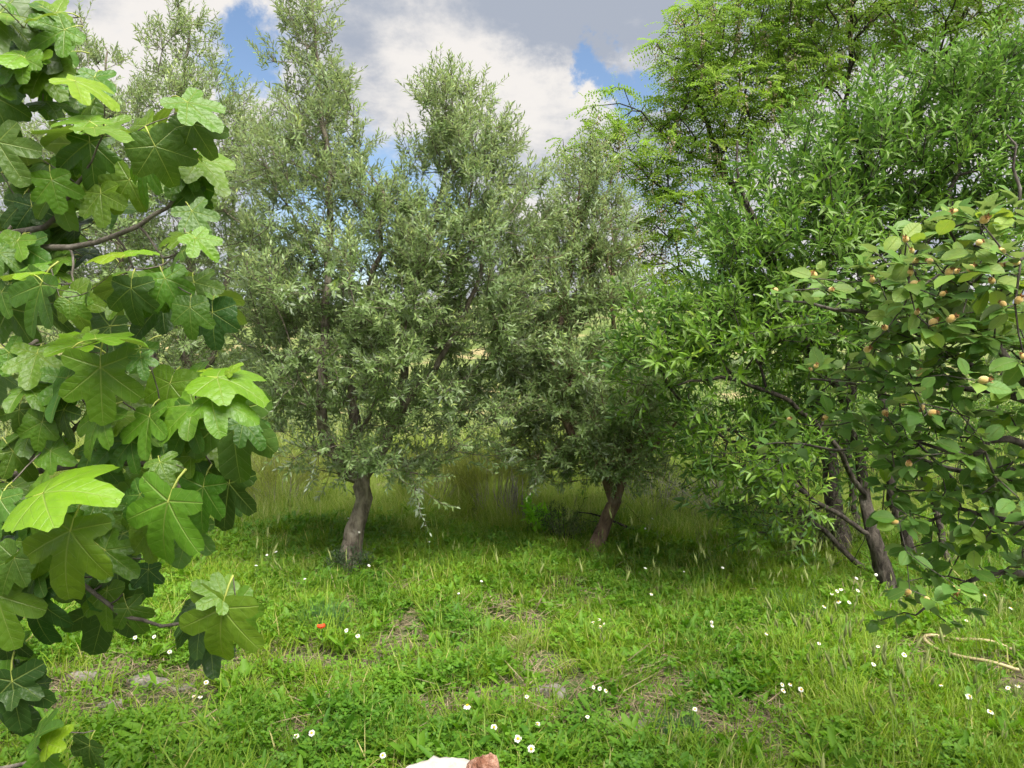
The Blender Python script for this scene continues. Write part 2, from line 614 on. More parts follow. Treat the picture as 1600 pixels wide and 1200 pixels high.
MIX = {'lush': dict(herb=14, tuft=8, weed=6, straw=2), 'mixed': dict(tuft=14, herb=6, weed=4, straw=3), 'grassy': dict(tuft=20, herb=3, weed=2, seed=1, straw=2),
       'sparse': dict(straw=6, tuft=1, herb=1, weed=1), 'tall': dict(tall=7, tuft=6), 'far': dict(tall=9)}
NVAR = {'lush': 7, 'mixed': 7, 'grassy': 7, 'sparse': 4, 'tall': 6, 'far': 3}
PR = 0.13
protos = bpy.data.collections.new('grass_patches')
FIRST = {}
i = 0
for kind, mix in MIX.items():
    FIRST[kind] = (i, NVAR[kind])
    for v in range(NVAR[kind]):
        R = np.random.default_rng(300 + i)
        mb = MB()
        for k, c in mix.items():
            for q in range(c):
                org = np.array([*(unit(R.normal(0, 1, 2)) * PR * math.sqrt(R.random())), 0])
                clump(mb, k, R, org, R.uniform(.65, 1.3) * (.58 if k == 'tall' and kind == 'tall' else 1))
        me = mb.mesh('patch', False, 'rnd')
        for k in GRASS_SLOTS:
            me.materials.append(M[k])
        o = bpy.data.objects.new('patch_%02d' % i, me)
        protos.objects.link(o)
        i += 1

# bare or stony places: (px, py, radius m, strength)
BARE = [(868, 1085, .13, 1), (1000, 1112, .22, 1), (1035, 1088, .16, .9), (880, 1118, .13, .9), (770, 955, .22, .8), (690, 1022, .10, .7),
        (660, 1110, .10, .8), (660, 1055, .08, .6), (230, 1066, .20, 1), (120, 1062, .22, 1), (300, 1092, .14, .9), (180, 1098, .14, .8), (470, 1030, .10, .7),
        (520, 1032, .10, .7), (580, 1105, .10, .6), (950, 1050, .12, .6), (620, 1000, .12, .5), (455, 1150, .08, .8), (1095, 1110, .09, .6),
        (1120, 1060, .12, .4), (1450, 1030, .06, .9), (1490, 1050, .07, .9), (1540, 1070, .07, .9), (1590, 1078, .07, .9), (1560, 1040, .06, .7), (1650, 1085, .07, .8), (860, 1060, .12, .6), (1000, 1065, .12, .5), (400, 1040, .10, .5)]
BARE_W = [(ground_pt(a, b), r * 1.75, min(1, s * 1.2)) for a, b, r, s in BARE]


def keep_bare(x, y, sharp=1.0):
    k = np.ones(len(x))
    for p, r_, s_ in BARE_W:
        d2 = ((x - p[0]) ** 2 * 0.5 + (y - p[1]) ** 2 * 1.6) / (r_ * r_)
        k *= 1 - s_ * np.exp(-d2 * sharp)
    return k


def pat(x, y, s, seed, lo=-.4, hi=.6):
    return sstep(lo, hi, fbm2(x, y, s, seed))


PX, PY, PI_, PS = [], [], [], []


def sow(kinds, x, y, smin, smax):
    kinds = np.asarray(kinds)
    for k in FIRST:
        q = kinds == k
        f, c = FIRST[k]
        PX.append(x[q])
        PY.append(y[q])
        PI_.append(f + rng.integers(0, c, q.sum()))
        PS.append(rng.uniform(smin, smax, q.sum()))


def jitter_grid(ylo, yhi, st):
    gy_ = np.arange(ylo, yhi, st)
    X, Y = [], []
    for y in gy_:
        w = .86 * y + 1.0
        x = np.arange(-w, w, st)
        X.append(x + rng.uniform(-.5, .5, len(x)) * st)
        Y.append(y + rng.uniform(-.5, .5, len(x)) * st)
    return np.concatenate(X), np.concatenate(Y)


x, y = jitter_grid(1.5, 7.4, .165)
kb = keep_bare(x, y)
rt = sstep(0.2, 1.6, x) * .6 + .25 * pat(x, y, 1.0, 25) - .15
u = rng.random(len(x))
kd = np.where(u < kb, np.where(rng.random(len(x)) < rt, 'grassy', np.where(rng.random(len(x)) < .05 + .8 * pat(x, y, 1.3, 22), 'lush', 'mixed')), 'sparse')
kd = np.where((kd != 'sparse') & (rng.random(len(x)) < .05 + .10 * pat(x, y, 3.1, 29)), 'sparse', kd)
kd = np.where(rng.random(len(x)) < sstep(5.6, 7.0, y), 'tall', kd)
sow(kd, x, y, .8, 1.3)
x, y = jitter_grid(3.8, 6.2, .30)
rt2 = sstep(0.2, 1.6, x) * .6 + .25 * pat(x, y, 1.0, 25) - .15
q = rng.random(len(x)) < (.10 + .35 * rt2) * keep_bare(x, y)
sow(np.full(q.sum(), 'tall'), x[q], y[q], .55, .85)
x, y = jitter_grid(7.2, 11.0, .19)
sow(np.full(len(x), 'tall'), x, y, .75, 1.1)
x, y = jitter_grid(10.8, 24.0, .42)
sow(np.full(len(x), 'far'), x, y, 1.2, 2.0)
PX, PY, PI_, PS = map(np.concatenate, (PX, PY, PI_, PS))
n = len(PX)
gm = mesh_np('grass', np.stack([PX, PY, ground_h(PX, PY)], -1), [])
a = gm.attributes.new('idx', 'INT', 'POINT')
a.data.foreach_set('value', PI_.astype(np.int32))
a = gm.attributes.new('scl', 'FLOAT', 'POINT')
a.data.foreach_set('value', PS.astype(np.float32))
a = gm.attributes.new('rot', 'FLOAT_VECTOR', 'POINT')
a.data.foreach_set('vector', np.stack([rng.normal(0, .12, n), rng.normal(0, .12, n), rng.uniform(0, 6.28, n)], -1).astype(np.float32).ravel())
for k in GRASS_SLOTS:
    gm.materials.append(M[k])
grass = link('grass', gm)
tag(grass, 'lush spring grass, clover and seed heads covering the meadow', 'grass', kind='stuff')
ng = bpy.data.node_groups.new('grass_nodes', 'GeometryNodeTree')
ng.interface.new_socket('Geometry', in_out='INPUT', socket_type='NodeSocketGeometry')
ng.interface.new_socket('Geometry', in_out='OUTPUT', socket_type='NodeSocketGeometry')
gi, go = ng.nodes.new('NodeGroupInput'), ng.nodes.new('NodeGroupOutput')
iop = ng.nodes.new('GeometryNodeInstanceOnPoints')
ci = ng.nodes.new('GeometryNodeCollectionInfo')
ci.inputs['Collection'].default_value = protos
ci.inputs['Separate Children'].default_value = True
ci.inputs['Reset Children'].default_value = True


def named(nm, ty):
    nd = ng.nodes.new('GeometryNodeInputNamedAttribute')
    nd.data_type = ty
    nd.inputs['Name'].default_value = nm
    return nd.outputs['Attribute']


ng.links.new(gi.outputs[0], iop.inputs['Points'])
ng.links.new(ci.outputs[0], iop.inputs['Instance'])
iop.inputs['Pick Instance'].default_value = True
ng.links.new(named('idx', 'INT'), iop.inputs['Instance Index'])
e2r = ng.nodes.new('FunctionNodeEulerToRotation')
ng.links.new(named('rot', 'FLOAT_VECTOR'), e2r.inputs[0])
ng.links.new(e2r.outputs[0], iop.inputs['Rotation'])
ng.links.new(named('scl', 'FLOAT'), iop.inputs['Scale'])
ng.links.new(iop.outputs[0], go.inputs[0])
grass.modifiers.new('sow', 'NODES').node_group = ng


# ------------------------------------------------------------------ trees
class Tree:
    """limbs are laid by hand; twigs reach for points of the crown, each from the bough that is nearest along the wood"""

    def __init__(self):
        self.P, self.par, self.R, self.plen = [], [], [], []

    def limb(self, pts, rads, start=None, step=0.09, wob=0.010):
        pts = [np.asarray(p, float) for p in pts]
        prev = start
        P, r = [pts[0]], [rads[0]]
        for i in range(len(pts) - 1):
            p0 = pts[max(i - 1, 0)]
            p1, p2 = pts[i], pts[i + 1]
            p3 = pts[min(i + 2, len(pts) - 1)]
            m_ = max(2, int(np.linalg.norm(p2 - p1) / step))
            for k in range(1, m_ + 1):
                u = k / m_
                q = 0.5 * ((2 * p1) + (-p0 + p2) * u + (2 * p0 - 5 * p1 + 4 * p2 - p3) * u * u + (-p0 + 3 * p1 - 3 * p2 + p3) * u ** 3)
                P.append(q + rng.normal(0, wob, 3))
                r.append(rads[i] * (1 - u) + rads[i + 1] * u)
        ids = []
        for k, (q, rr) in enumerate(zip(P, r)):
            if k == 0 and start is not None:
                ids.append(start)
                continue
            self.P.append(q)
            self.R.append(rr)
            self.par.append(prev if prev is not None else -1)
            self.plen.append(0.0 if prev is None else self.plen[prev] + np.linalg.norm(q - self.P[prev]))
            prev = len(self.P) - 1
            ids.append(prev)
        return ids

    def grow(self, targets, bf=0.35, step=0.11, minlen=0.0, up=0.15, skip=6, jit=0.012):
        """returns tip node ids and tip directions"""
        A = np.array(self.P)
        d0 = np.array([np.min(np.linalg.norm(A[skip:] - t_, axis=1)) for t_ in targets])
        cap = len(self.P) + len(targets) * 14 + 100
        buf = np.zeros((cap, 3))
        pl = np.zeros(cap)
        n_ = len(self.P)
        buf[:n_] = A
        pl[:n_] = self.plen
        pl[:skip] += 50
        tips = []
        for i in np.argsort(d0):
            t_ = targets[i]
            dd = np.linalg.norm(buf[:n_] - t_, axis=1)
            j = int(np.argmin(dd + bf * pl[:n_]))
            L = dd[j]
            if L < minlen:
                continue
            p0 = buf[j]
            pj = self.par[j]
            t0 = unit(p0 - buf[pj]) if pj >= 0 else np.array([0, 0, 1.0])
            ch = unit(t_ - p0)
            t0 = unit(t0 * 0.5 + ch) * L
            t1 = unit(ch + np.array([0, 0, up]) + rng.normal(0, .15, 3)) * L
            m_ = min(12, max(1, int(L / step)))
            prev = j
            for k in range(1, m_ + 1):
                u = k / m_
                q = (2 * u ** 3 - 3 * u ** 2 + 1) * p0 + (u ** 3 - 2 * u ** 2 + u) * t0 + (-2 * u ** 3 + 3 * u ** 2) * t_ + (u ** 3 - u ** 2) * t1
                if k < m_:
                    q = q + rng.normal(0, jit, 3)
                self.P.append(q)
                self.R.append(None)
                self.par.append(prev)
                buf[n_] = q
                pl[n_] = pl[prev] + np.linalg.norm(q - buf[prev])
                self.plen.append(pl[n_])
                prev = n_
                n_ += 1
            tips.append(prev)
        return tips

    def radii(self, r0=0.0028, ex=0.43):
        n_ = len(self.P)
        cnt = np.zeros(n_)
        haschild = np.zeros(n_, bool)
        for i in range(n_):
            if self.par[i] >= 0:
                haschild[self.par[i]] = True
        for i in range(n_ - 1, -1, -1):
            if not haschild[i]:
                cnt[i] = max(cnt[i], 1)
            if self.par[i] >= 0:
                cnt[self.par[i]] += cnt[i]
        r = r0 * np.maximum(cnt, 1) ** ex
        for i in range(n_):
            if self.R[i] is not None:
                r[i] = self.R[i]
            elif self.par[i] >= 0:
                r[i] = min(r[i], r[self.par[i]] * 0.92)
        return r

    def wood(self, mb, r):
        n_ = len(self.P)
        P = np.array(self.P)
        kids = [[] for _ in range(n_)]
        roots = []
        for i in range(n_):
            (kids[self.par[i]] if self.par[i] >= 0 else roots).append(i)
        stack = [(i, None) for i in roots]
        while stack:
            i, p = stack.pop()
            chain = [i] if p is None else [p, i]
            rad = [r[i]] if p is None else [min(r[p], r[i] * 1.15), r[i]]
            c = i
            while kids[c]:
                ks = sorted(kids[c], key=lambda q: -r[q])
                for o_ in ks[1:]:
                    stack.append((o_, c))
                c = ks[0]
                chain.append(c)
                rad.append(r[c])
            if len(chain) < 2:
                continue
            big_ = max(rad)
            s = 14 if big_ > .05 else 8 if big_ > .018 else 5 if big_ > .006 else 4
            mb.tube(P[chain], rad, s, lump=0.10 if big_ > .04 else 0.03)


def blob_points(blobs, n, depth=None):
    """points spread through a crown made of lobes: (px, py, d, rx px, ry px, rd m)"""
    vol = np.array([b[3] * b[4] * b[5] * (b[6] if len(b) > 6 else 1) for b in blobs], float)
    k = rng.choice(len(blobs), n, p=vol / vol.sum())
    out = []
    for i in k:
        b = blobs[i]
        v = unit(rng.normal(0, 1, 3)) * rng.random() ** 0.36
        d = b[2] + v[1] * b[5]
        out.append(at(b[0] + v[0] * b[3] * b[2] / b[2], b[1] - v[2] * b[4], b[2]) + C_F * (d - b[2]))
    return np.array(out)


def leaf_mesh(name, P, D, N, L, W, rnd, wide=False):
    n_ = len(P)
    S = np.cross(D, N)
    if wide:
        tp = [(0, 0, 0), (.32, .5, .05), (.32, 0, 0), (.32, -.5, .05), (.68, .40, .03), (.68, 0, -.03), (.68, -.40, .03), (1, 0, -.12)]
        T = [(0, 1, 2), (0, 2, 3), (4, 7, 5), (5, 7, 6)]
        Q_ = [(1, 4, 5, 2), (2, 5, 6, 3)]
    else:
        tp = [(0, 0, 0), (.48, .5, .035), (.48, 0, 0), (.48, -.5, .035), (1, 0, -.07)]
        T = [(0, 1, 2), (0, 2, 3), (1, 4, 2), (2, 4, 3)]
        Q_ = []
    tp = np.array(tp, float)
    V = P[:, None] + D[:, None] * (tp[None, :, 0:1] * L[:, None, None]) + S[:, None] * (tp[None, :, 1:2] * W[:, None, None]) \
        + N[:, None] * (tp[None, :, 2:3] * L[:, None, None])
    off = (np.arange(n_) * len(tp))[:, None, None]
    F_ = [(np.array(T)[None] + off).reshape(-1, 3)]
    if Q_:
        F_.append((np.array(Q_)[None] + off).reshape(-1, 4))
    return mesh_np(name, V.reshape(-1, 3), F_, False, {'rnd': np.repeat(rnd, len(tp))})


def shoots(tip_p, tip_d, per, slen, nleaf, llen, lw, alpha, up=0.5, out=0.5, spread=0.55, center=None, whorl=2, R=None):
    """leafy shoots at the twig ends: returns leaf arrays and shoot lines"""
    P, D, N, L, W, RN, lines = [], [], [], [], [], [], []
    for p, d in zip(tip_p, tip_d):
        o_ = unit(p - center) if center is not None else d
        bough = rng.random()
        for s in range(per if rng.random() < .8 else per + 1):
            sd = unit(d * 0.5 + np.array([0, 0, up]) + o_ * out + rng.normal(0, spread, 3))
            ls = slen * rng.uniform(.6, 1.35)
            p0 = p + rng.normal(0, slen * .22, 3)
            bend = rng.normal(0, .15, 3)
            k = max(3, int(nleaf * rng.uniform(.75, 1.25)))
            u = (np.arange(k) + .5) / k
            pts = p0 + np.outer(u * ls, sd) + np.outer(u * u * ls, bend)
            lines.append(np.array([p, p0 + sd * ls * .5 + bend * ls * .25, p0 + sd * ls + bend * ls]))
            a0 = unit(np.cross(sd, rng.normal(0, 1, 3)))
            b0 = np.cross(sd, a0)
            for w_ in range(whorl):
                az = np.arange(k) * (math.pi / 2 if whorl == 2 else 2.4) + w_ * 2 * math.pi / whorl + rng.normal(0, .3, k)
                perp = np.outer(np.cos(az), a0) + np.outer(np.sin(az), b0)
                al = (alpha * (1.15 - .6 * u) + rng.normal(0, .18, k))[:, None]
                dd = unit(np.cos(al) * sd + np.sin(al) * perp + np.array([0, 0, -.06]))
                nn = sd + np.array([0, 0, .45]) + rng.normal(0, .28, (k, 3))
                nn = unit(nn - dd * np.sum(nn * dd, 1, keepdims=True))
                P.append(pts)
                D.append(dd)
                N.append(nn)
                sz = rng.uniform(.7, 1.15, k) * (1 - .35 * u ** 3)
                L.append(llen * sz)
                W.append(lw * sz * rng.uniform(.85, 1.15, k))
                RN.append(np.clip(.15 + .35 * bough + .40 * rng.random(k) + .12 * u ** 2, 0, 1))
    return [np.concatenate(q) for q in (P, D, N, L, W, RN)] + [lines]


def make_tree(name, label, limbs, blobs, ntips, leaf, bark, mat, base=None, bf=0.35, r0=0.0028, up=0.15, minlen=0.0, extra=None, wide=False, skip=6, bare=0):
    base = limbs[0][0][0] if base is None else base
    root = empty(name, base, label, 'tree')
    tr = Tree()
    ids = []
    for pts, rads, frm in limbs:
        st = None
        if frm is not None:
            A = np.array(tr.P)
            st = int(np.argmin(np.linalg.norm(A - np.asarray(pts[0]), axis=1)))
        ids.append(tr.limb(pts, rads, st))
    tg = blob_points(blobs, ntips)
    tips = tr.grow(tg, bf, up=up, minlen=minlen, skip=skip)
    r = tr.radii(r0)
    mb = MB()
    tr.wood(mb, r)
    P = np.array(tr.P)
    if bare:
        tips = [q for q in tips if rng.random() > bare]
    tp = P[tips]
    td = unit(tp - P[[tr.par[i] for i in tips]])
    # shoots also leave the thin twigs along their way
    thin = [i for i in range(len(P)) if tr.R[i] is None and r[i] < r0 * 3.2 and rng.random() < leaf.get('along', .5)]
    if thin:
        tp = np.concatenate([tp, P[thin]])
        td = np.concatenate([td, unit(P[thin] - P[[tr.par[i] for i in thin]])])
    ctr = np.mean(tg, 0)
    res = shoots(tp, td, leaf['per'], leaf['slen'], leaf['n'], leaf['l'], leaf['w'], leaf['alpha'], leaf.get('up', .5), leaf.get('out', .5),
                 leaf.get('spread', .55), ctr, leaf.get('whorl', 2))
    for ln in ([] if extra else res[6]):
        mb.tube(ln, [r0 * .8, r0 * .7, r0 * .3], 3, cap=False)
    link('trunk', mb.mesh('trunk', True), root, bark)
    if extra:
        extra(root, tp, td, ctr)
    else:
        o = link('crown', leaf_mesh('crown', *res[:6], wide=wide), root, mat)
        tag(o, kind='stuff')
    print(name, 'tips', len(tips), 'shoots', len(res[6]), 'leaves', len(res[0]))
    return root


def L_(*pts, d=None):
    return [at(p[0], p[1], p[2] if len(p) > 2 else d) for p in pts]


OL = dict(per=3, slen=.18, n=11, l=.057, w=.0155, alpha=1.0, up=.65, out=.45, spread=.5, along=.6)

# olive with a leaning grey trunk, two tall leaders
d = 5.2
g = ground_pt(546, 892)
limbs = [(([g + np.array([0, 0, -.05])] + L_((547, 868), (553, 825), (563, 780), (566, 752), d=d)), [.118, .078, .066, .060, .058], None),
         (L_((566, 752), (540, 735), (512, 690, 5.1), (500, 640, 5.0), (505, 560, 5.0), (512, 430, 5.1), (515, 300), (500, 160), (488, 20), (486, -60), d=d),
          [.05, .046, .042, .036, .03, .025, .02, .015, .009, .004], 0),
         (L_((566, 752), (557, 690), (550, 610), (556, 520), (590, 400), (600, 300), d=d), [.05, .042, .034, .026, .018, .009], 0),
         (L_((566, 752), (590, 715), (620, 650, 5.3), (640, 500, 5.3), (660, 420, 5.3), (690, 300, 5.3), (705, 190), (703, 125), d=d), [.044, .038, .032, .026, .021, .015, .009, .004], 0),
         (L_((620, 650, 5.3), (690, 560, 5.2), (750, 430, 5.2), (780, 300, 5.2)), [.028, .022, .015, .006], 0),
         (L_((557, 690), (580, 640, 5.0), (620, 560, 4.9), (640, 480, 4.8), d=d), [.020, .015, .010, .005], 0)]
blobs = [(488, 30, d, 42, 120, .3, 2.2), (492, 150, d, 70, 80, .45, 1.6), (500, 240, d, 100, 80, .6, 1.3), (450, 330, d, 110, 100, .8), (590, 330, d, 90, 60, .7),
         (705, 185, d, 58, 65, .4, 2.4), (725, 245, d, 95, 60, .6, 1.8), (775, 320, d, 90, 70, .7), (660, 380, d, 90, 70, .8), (560, 470, d, 190, 95, 1.0),
         (730, 430, d, 115, 105, .9), (600, 580, d, 170, 100, .85, .9), (470, 540, d, 80, 100, .7, .8), (700, 590, d, 80, 85, .7, .9), (480, 680, d, 75, 55, .6, .6), (500, 735, d, 45, 25, .4, .6),
         (645, 690, d, 100, 45, .7), (625, 735, d, 95, 22, .5, 1.1), (700, 715, d, 50, 30, .4), (550, 715, 4.85, 75, 28, .25, 1.6), (620, 750, 5.0, 70, 16, .3, 1.5), (765, 660, d, 45, 60, .5), (790, 540, d, 45, 70, .5), (410, 480, d, 50, 120, .7)]
make_tree('olive_tree', 'olive tree with two tall leafy leaders on a leaning grey trunk', limbs, blobs, 860, OL, M['olive_bark'], M['olive_leaf'], g)

# olive with the short reddish leaning trunk
d = 5.7
g = ground_pt(922, 876)
limbs = [([g + np.array([0, 0, -.05])] + L_((935, 842), (950, 805), (960, 782), d=d), [.090, .058, .052, .050], None),
         (L_((960, 782), (945, 740), (900, 690, 5.6), (870, 600, 5.6), (880, 480), (900, 360), (905, 280), d=d), [.042, .038, .032, .026, .02, .012, .005], 0),
         (L_((960, 782), (975, 735), (985, 650), (960, 520), (950, 400), d=d), [.04, .034, .026, .018, .008], 0),
         (L_((975, 735), (1020, 700, 5.4), (1060, 660, 5.3), d=d), [.026, .018, .008], 0)]
blobs = [(905, 300, d, 50, 50, .4, 1.6), (915, 370, d, 85, 70, .6), (870, 450, d, 80, 90, .8), (950, 450, d, 60, 60, .6), (880, 555, d, 90, 85, .8), (880, 640, d, 75, 65, .7),
         (945, 610, d, 85, 90, .8), (955, 690, d, 115, 42, .7), (950, 730, d, 105, 20, .5, 1.2), (860, 735, d, 45, 22, .4), (825, 600, d, 45, 80, .5), (815, 690, d, 35, 40, .4), (1020, 650, d, 60, 50, .6), (850, 700, d, 45, 28, .4, .7)]
make_tree('olive_tree', 'olive tree with a short reddish trunk leaning right in mid meadow', limbs, blobs, 570, OL, M['rust_bark'], M['olive_leaf'], g)

# olive behind the fig leaves
d = 6.8
g = ground_pt(262, 800)
limbs = [([g + np.array([0, 0, -.1])] + L_((268, 770), (275, 700), (280, 640), d=d), [.11, .10, .09, .085], None),
         (L_((280, 640), (300, 500), (290, 300), (285, 150), (300, 30), d=d), [.05, .042, .03, .016, .005], 0),
         (L_((280, 640), (220, 520), (180, 350), (170, 200), (165, 70), d=d), [.05, .038, .026, .016, .005], 0),
         (L_((280, 640), (340, 540), (360, 400), (370, 250), d=d), [.045, .034, .024, .008], 0)]
blobs = [(295, 60, d, 45, 60, .5, 1.6), (290, 130, d, 80, 70, .7), (170, 130, d, 60, 80, .6), (190, 230, d, 110, 80, .9), (340, 230, d, 80, 90, .9), (340, 350, d, 90, 90, 1.0, .9),
         (200, 360, d, 130, 90, 1.1), (300, 460, d, 110, 90, 1.1), (340, 560, d, 80, 60, .9), (130, 480, d, 100, 110, 1.1), (400, 250, d, 50, 80, .6), (60, 300, d, 100, 180, 1.0)]
make_tree('olive_tree', 'grey-green olive tree standing behind the big fig leaves', limbs, blobs, 700, dict(OL, l=.066, w=.018, n=8), M['olive_bark'], M['olive_leaf'], g)

# almond
AL = dict(per=2, slen=.20, n=12, l=.080, w=.020, alpha=.95, up=.45, out=.4, spread=.55, along=.5, whorl=1)
d = 4.7
g = ground_pt(1388, 945)
limbs = [([g + np.array([0, 0, -.05])] + L_((1383, 905), (1365, 840), (1352, 780, 4.8), (1342, 720, 4.9), (1330, 640, 4.9), d=d), [.088, .052, .044, .040, .036, .032], None),
         (L_((1330, 640, 4.9), (1345, 520, 4.9), (1360, 400, 4.9), (1380, 280, 4.9), (1400, 170, 4.9), d=d), [.030, .026, .021, .014, .006], 0),
         (L_((1330, 640, 4.9), (1270, 540, 4.8), (1210, 420), (1160, 300), (1150, 220), d=d), [.032, .027, .020, .012, .005], 0),
         (L_((1345, 520, 4.9), (1420, 420, 4.7), (1490, 300, 4.6), (1520, 160, 4.6)), [.028, .022, .015, .006], 0),
         (L_((1352, 780, 4.8), (1300, 690, 4.6), (1220, 620, 4.4), (1130, 590, 4.3), (1060, 600, 4.2)), [.019, .017, .014, .010, .005], 0),
         (L_((1365, 840), (1290, 790, 4.7), (1225, 745, 4.6), (1170, 690, 4.5), (1100, 660, 4.4), d=d), [.017, .016, .014, .010, .005], 0),
         (L_((1270, 540, 4.8), (1190, 500, 4.6), (1110, 480, 4.5), d=d), [.02, .014, .006], 0)]
blobs = [(1420, 190, 4.9, 130, 70, .7, 1.2), (1300, 260, 4.9, 110, 80, .8), (1500, 190, 4.8, 100, 80, .8, 1.1), (1560, 300, 4.8, 80, 110, .8), (1200, 345, 4.7, 90, 70, .7),
         (1390, 310, 4.9, 170, 90, .9, 1.2), (1230, 400, 4.7, 130, 70, .8), (1130, 440, 4.6, 80, 60, .6), (1030, 500, 4.6, 60, 45, .5), (1030, 570, 4.4, 60, 40, .4), (1420, 430, 4.8, 140, 70, .8), (1090, 550, 4.4, 110, 60, .6), (1180, 520, 4.5, 110, 60, .7),
         (1060, 630, 4.4, 80, 50, .5, .7), (1280, 500, 4.7, 110, 70, .8), (1130, 690, 4.6, 110, 60, .7, .8), (1200, 740, 4.7, 80, 50, .6, .7), (1110, 760, 4.7, 50, 40, .5, .5), (1300, 620, 4.8, 80, 50, .6, .5),
         (1570, 120, 4.8, 70, 60, .6), (1340, 700, 5.0, 80, 70, .7, .9), (1240, 660, 5.0, 90, 60, .7, .9), (1180, 800, 5.0, 80, 40, .5, .8)]
make_tree('almond_tree', 'bright green almond tree with dark rough trunk and low twiggy branches', limbs, blobs, 960, AL, M['almond_bark'], M['almond_leaf'], g, wide=True)


# robinia behind
def pinnate(root, tp, td, ctr):
    P, D, N, L, W, RN = [], [], [], [], [], []
    fm = MB()
    for p, d_ in zip(tp, td):
        b = rng.random()
        for s in range(rng.integers(3, 6)):
            az = rng.uniform(0, 6.28)
            ax = unit(d_ * .5 + np.array([math.cos(az), math.sin(az), rng.uniform(-.6, .5)]))
            ln = rng.uniform(.14, .26)
            k = 8
            u = (np.arange(k) + 1) / k
            pts = p + np.outer(u * ln, ax) + np.outer(u ** 2 * ln * .35, [0, 0, -1])
            nrm = unit(np.array([0, -.25, .8]) + rng.normal(0, .5, 3))
            sd = unit(np.cross(ax, nrm))
            for sg in (-1, 1):
                dd = unit(sd * sg + ax * .35 + rng.normal(0, .12, (k, 3)) + np.array([0, 0, -.15]))
                nn = unit(nrm - dd * (dd @ nrm)[:, None])
                P.append(pts)
                D.append(dd)
                N.append(nn)
                L.append(rng.uniform(.030, .044, k) * (1 - .3 * u))
                W.append(rng.uniform(.014, .019, k))
                RN.append(np.clip(.1 + .4 * b + .45 * rng.random(k), 0, 1))
        if rng.random() < .30:
            hang(fm, p)
    o = link('crown', leaf_mesh('crown', *[np.concatenate(q) for q in (P, D, N, L, W, RN)]), root, M['robinia_leaf'])
    tag(o, kind='stuff')
    o = link('blossoms', fm.mesh('blossoms', False, 'rnd'), root, M['blossom'])
    tag(o, 'hanging cream and faded pink blossom clusters', kind='stuff')


def hang(fm, p):
    for k in range(16):
        c = p + np.array([0, 0, -.02 - .009 * k]) + rng.normal(0, .010 + .0006 * (16 - k), 3)
        s = rng.uniform(.006, .011)
        V = c + np.array([[1, 0, 0], [-.5, .87, 0], [-.5, -.87, 0], [0, 0, 1.2], [0, 0, -1.2]]) * s
        fm.add(V, [[0, 1, 3], [1, 2, 3], [2, 0, 3], [1, 0, 4], [2, 1, 4], [0, 2, 4]], None, rng.random())


m, t = new_mat('robinia_blossom')
r = t.node('ShaderNodeAttribute', attribute_name='rnd').outputs['Fac']
c = t.mix(r, (0.42, 0.30, 0.20), (0.70, 0.64, 0.48))
leafy(t, c, 0.7, 0.2, c, 0.3)
M['blossom'] = m
d = 6.3
g = ground_pt(1318, 888)
limbs = [([g + np.array([0, 0, -.08])] + L_((1312, 840, 5.6), (1300, 760, 5.8), (1290, 680, 5.9), (1270, 560, 6.0), (1200, 400), (1130, 260), (1080, 120), (1070, 40), d=d),
          [.075, .070, .064, .060, .05, .038, .026, .014, .006], None),
         (L_((1200, 400), (1120, 360), (1030, 290), (960, 235), (885, 232), d=d), [.020, .015, .010, .006, .003], 0),
         (L_((1270, 560, 6.0), (1150, 470), (1080, 430), (1020, 400), d=d), [.024, .016, .010, .005], 0),
         (L_((1270, 560, 6.0), (1300, 380), (1320, 200), (1330, 40), (1340, -60), d=d), [.04, .03, .022, .014, .006], 0),
         (L_((1300, 380), (1420, 200), (1500, 40), (1530, -60), d=d), [.024, .018, .011, .005], 0),
         (L_((1130, 260), (1060, 230), (990, 170), (930, 165), d=d), [.012, .009, .006, .003], 0)]
blobs = [(1090, 70, d, 70, 70, .6, 1.5), (1180, 30, d, 110, 80, .7, 1.4), (1050, 150, d, 65, 50, .5, 1.5), (955, 185, d, 50, 40, .4, 1.6), (925, 228, d, 55, 25, .35, 1.6), (892, 235, d, 30, 16, .25, 2.2), (1000, 250, d, 75, 40, .5, 1.5), (1140, 180, d, 110, 70, .7, 1.5),
         (1080, 270, d, 90, 50, .5, 1.4), (1240, 110, d, 90, 60, .6, 1.3), (1060, 340, d, 80, 50, .5, 1.4), (1320, 20, d, 130, 70, .9), (1460, 20, d, 110, 70, .9), (1570, 30, d, 80, 80, .9), (1010, 390, d, 70, 40, .5, 1.3), (1040, 440, d, 60, 40, .5, 1.3), (1350, -60, d, 200, 50, .9)]
make_tree('robinia_tree', 'tall feathery robinia tree with hanging cream blossoms behind the almond', limbs, blobs, 1180, dict(AL, per=1, along=.5, slen=.15, n=4), M['almond_bark'], M['robinia_leaf'], g, extra=pinnate, r0=.0034)


# ------------------------------------------------------------------ fig tree
m, t = new_mat('fig_leaf')
oi = t.node('ShaderNodeObjectInfo')
uv = t.node('ShaderNodeUVMap', uv_map='vein').outputs[0]
su = t.node('ShaderNodeSeparateXYZ')
t.l.new(uv, su.inputs[0])
vs, vt = su.outputs[0], t.math('ABSOLUTE', su.outputs[1])
tcx = t.node('ShaderNodeTexCoord').outputs['Object']
w = t.math('MULTIPLY', t.math('SUBTRACT', 1.15, vs), 0.020)
main = t.math('SUBTRACT', 1.0, t.math('DIVIDE', vt, w), clamp=True)
ph = t.math('FRACT', t.math('MULTIPLY', t.math('SUBTRACT', vs, t.math('MULTIPLY', vt, 0.8)), 6.0))
dist = t.math('ABSOLUTE', t.math('SUBTRACT', ph, 0.5))
side = t.math('SUBTRACT', 1.0, t.math('DIVIDE', dist, 0.05), clamp=True)
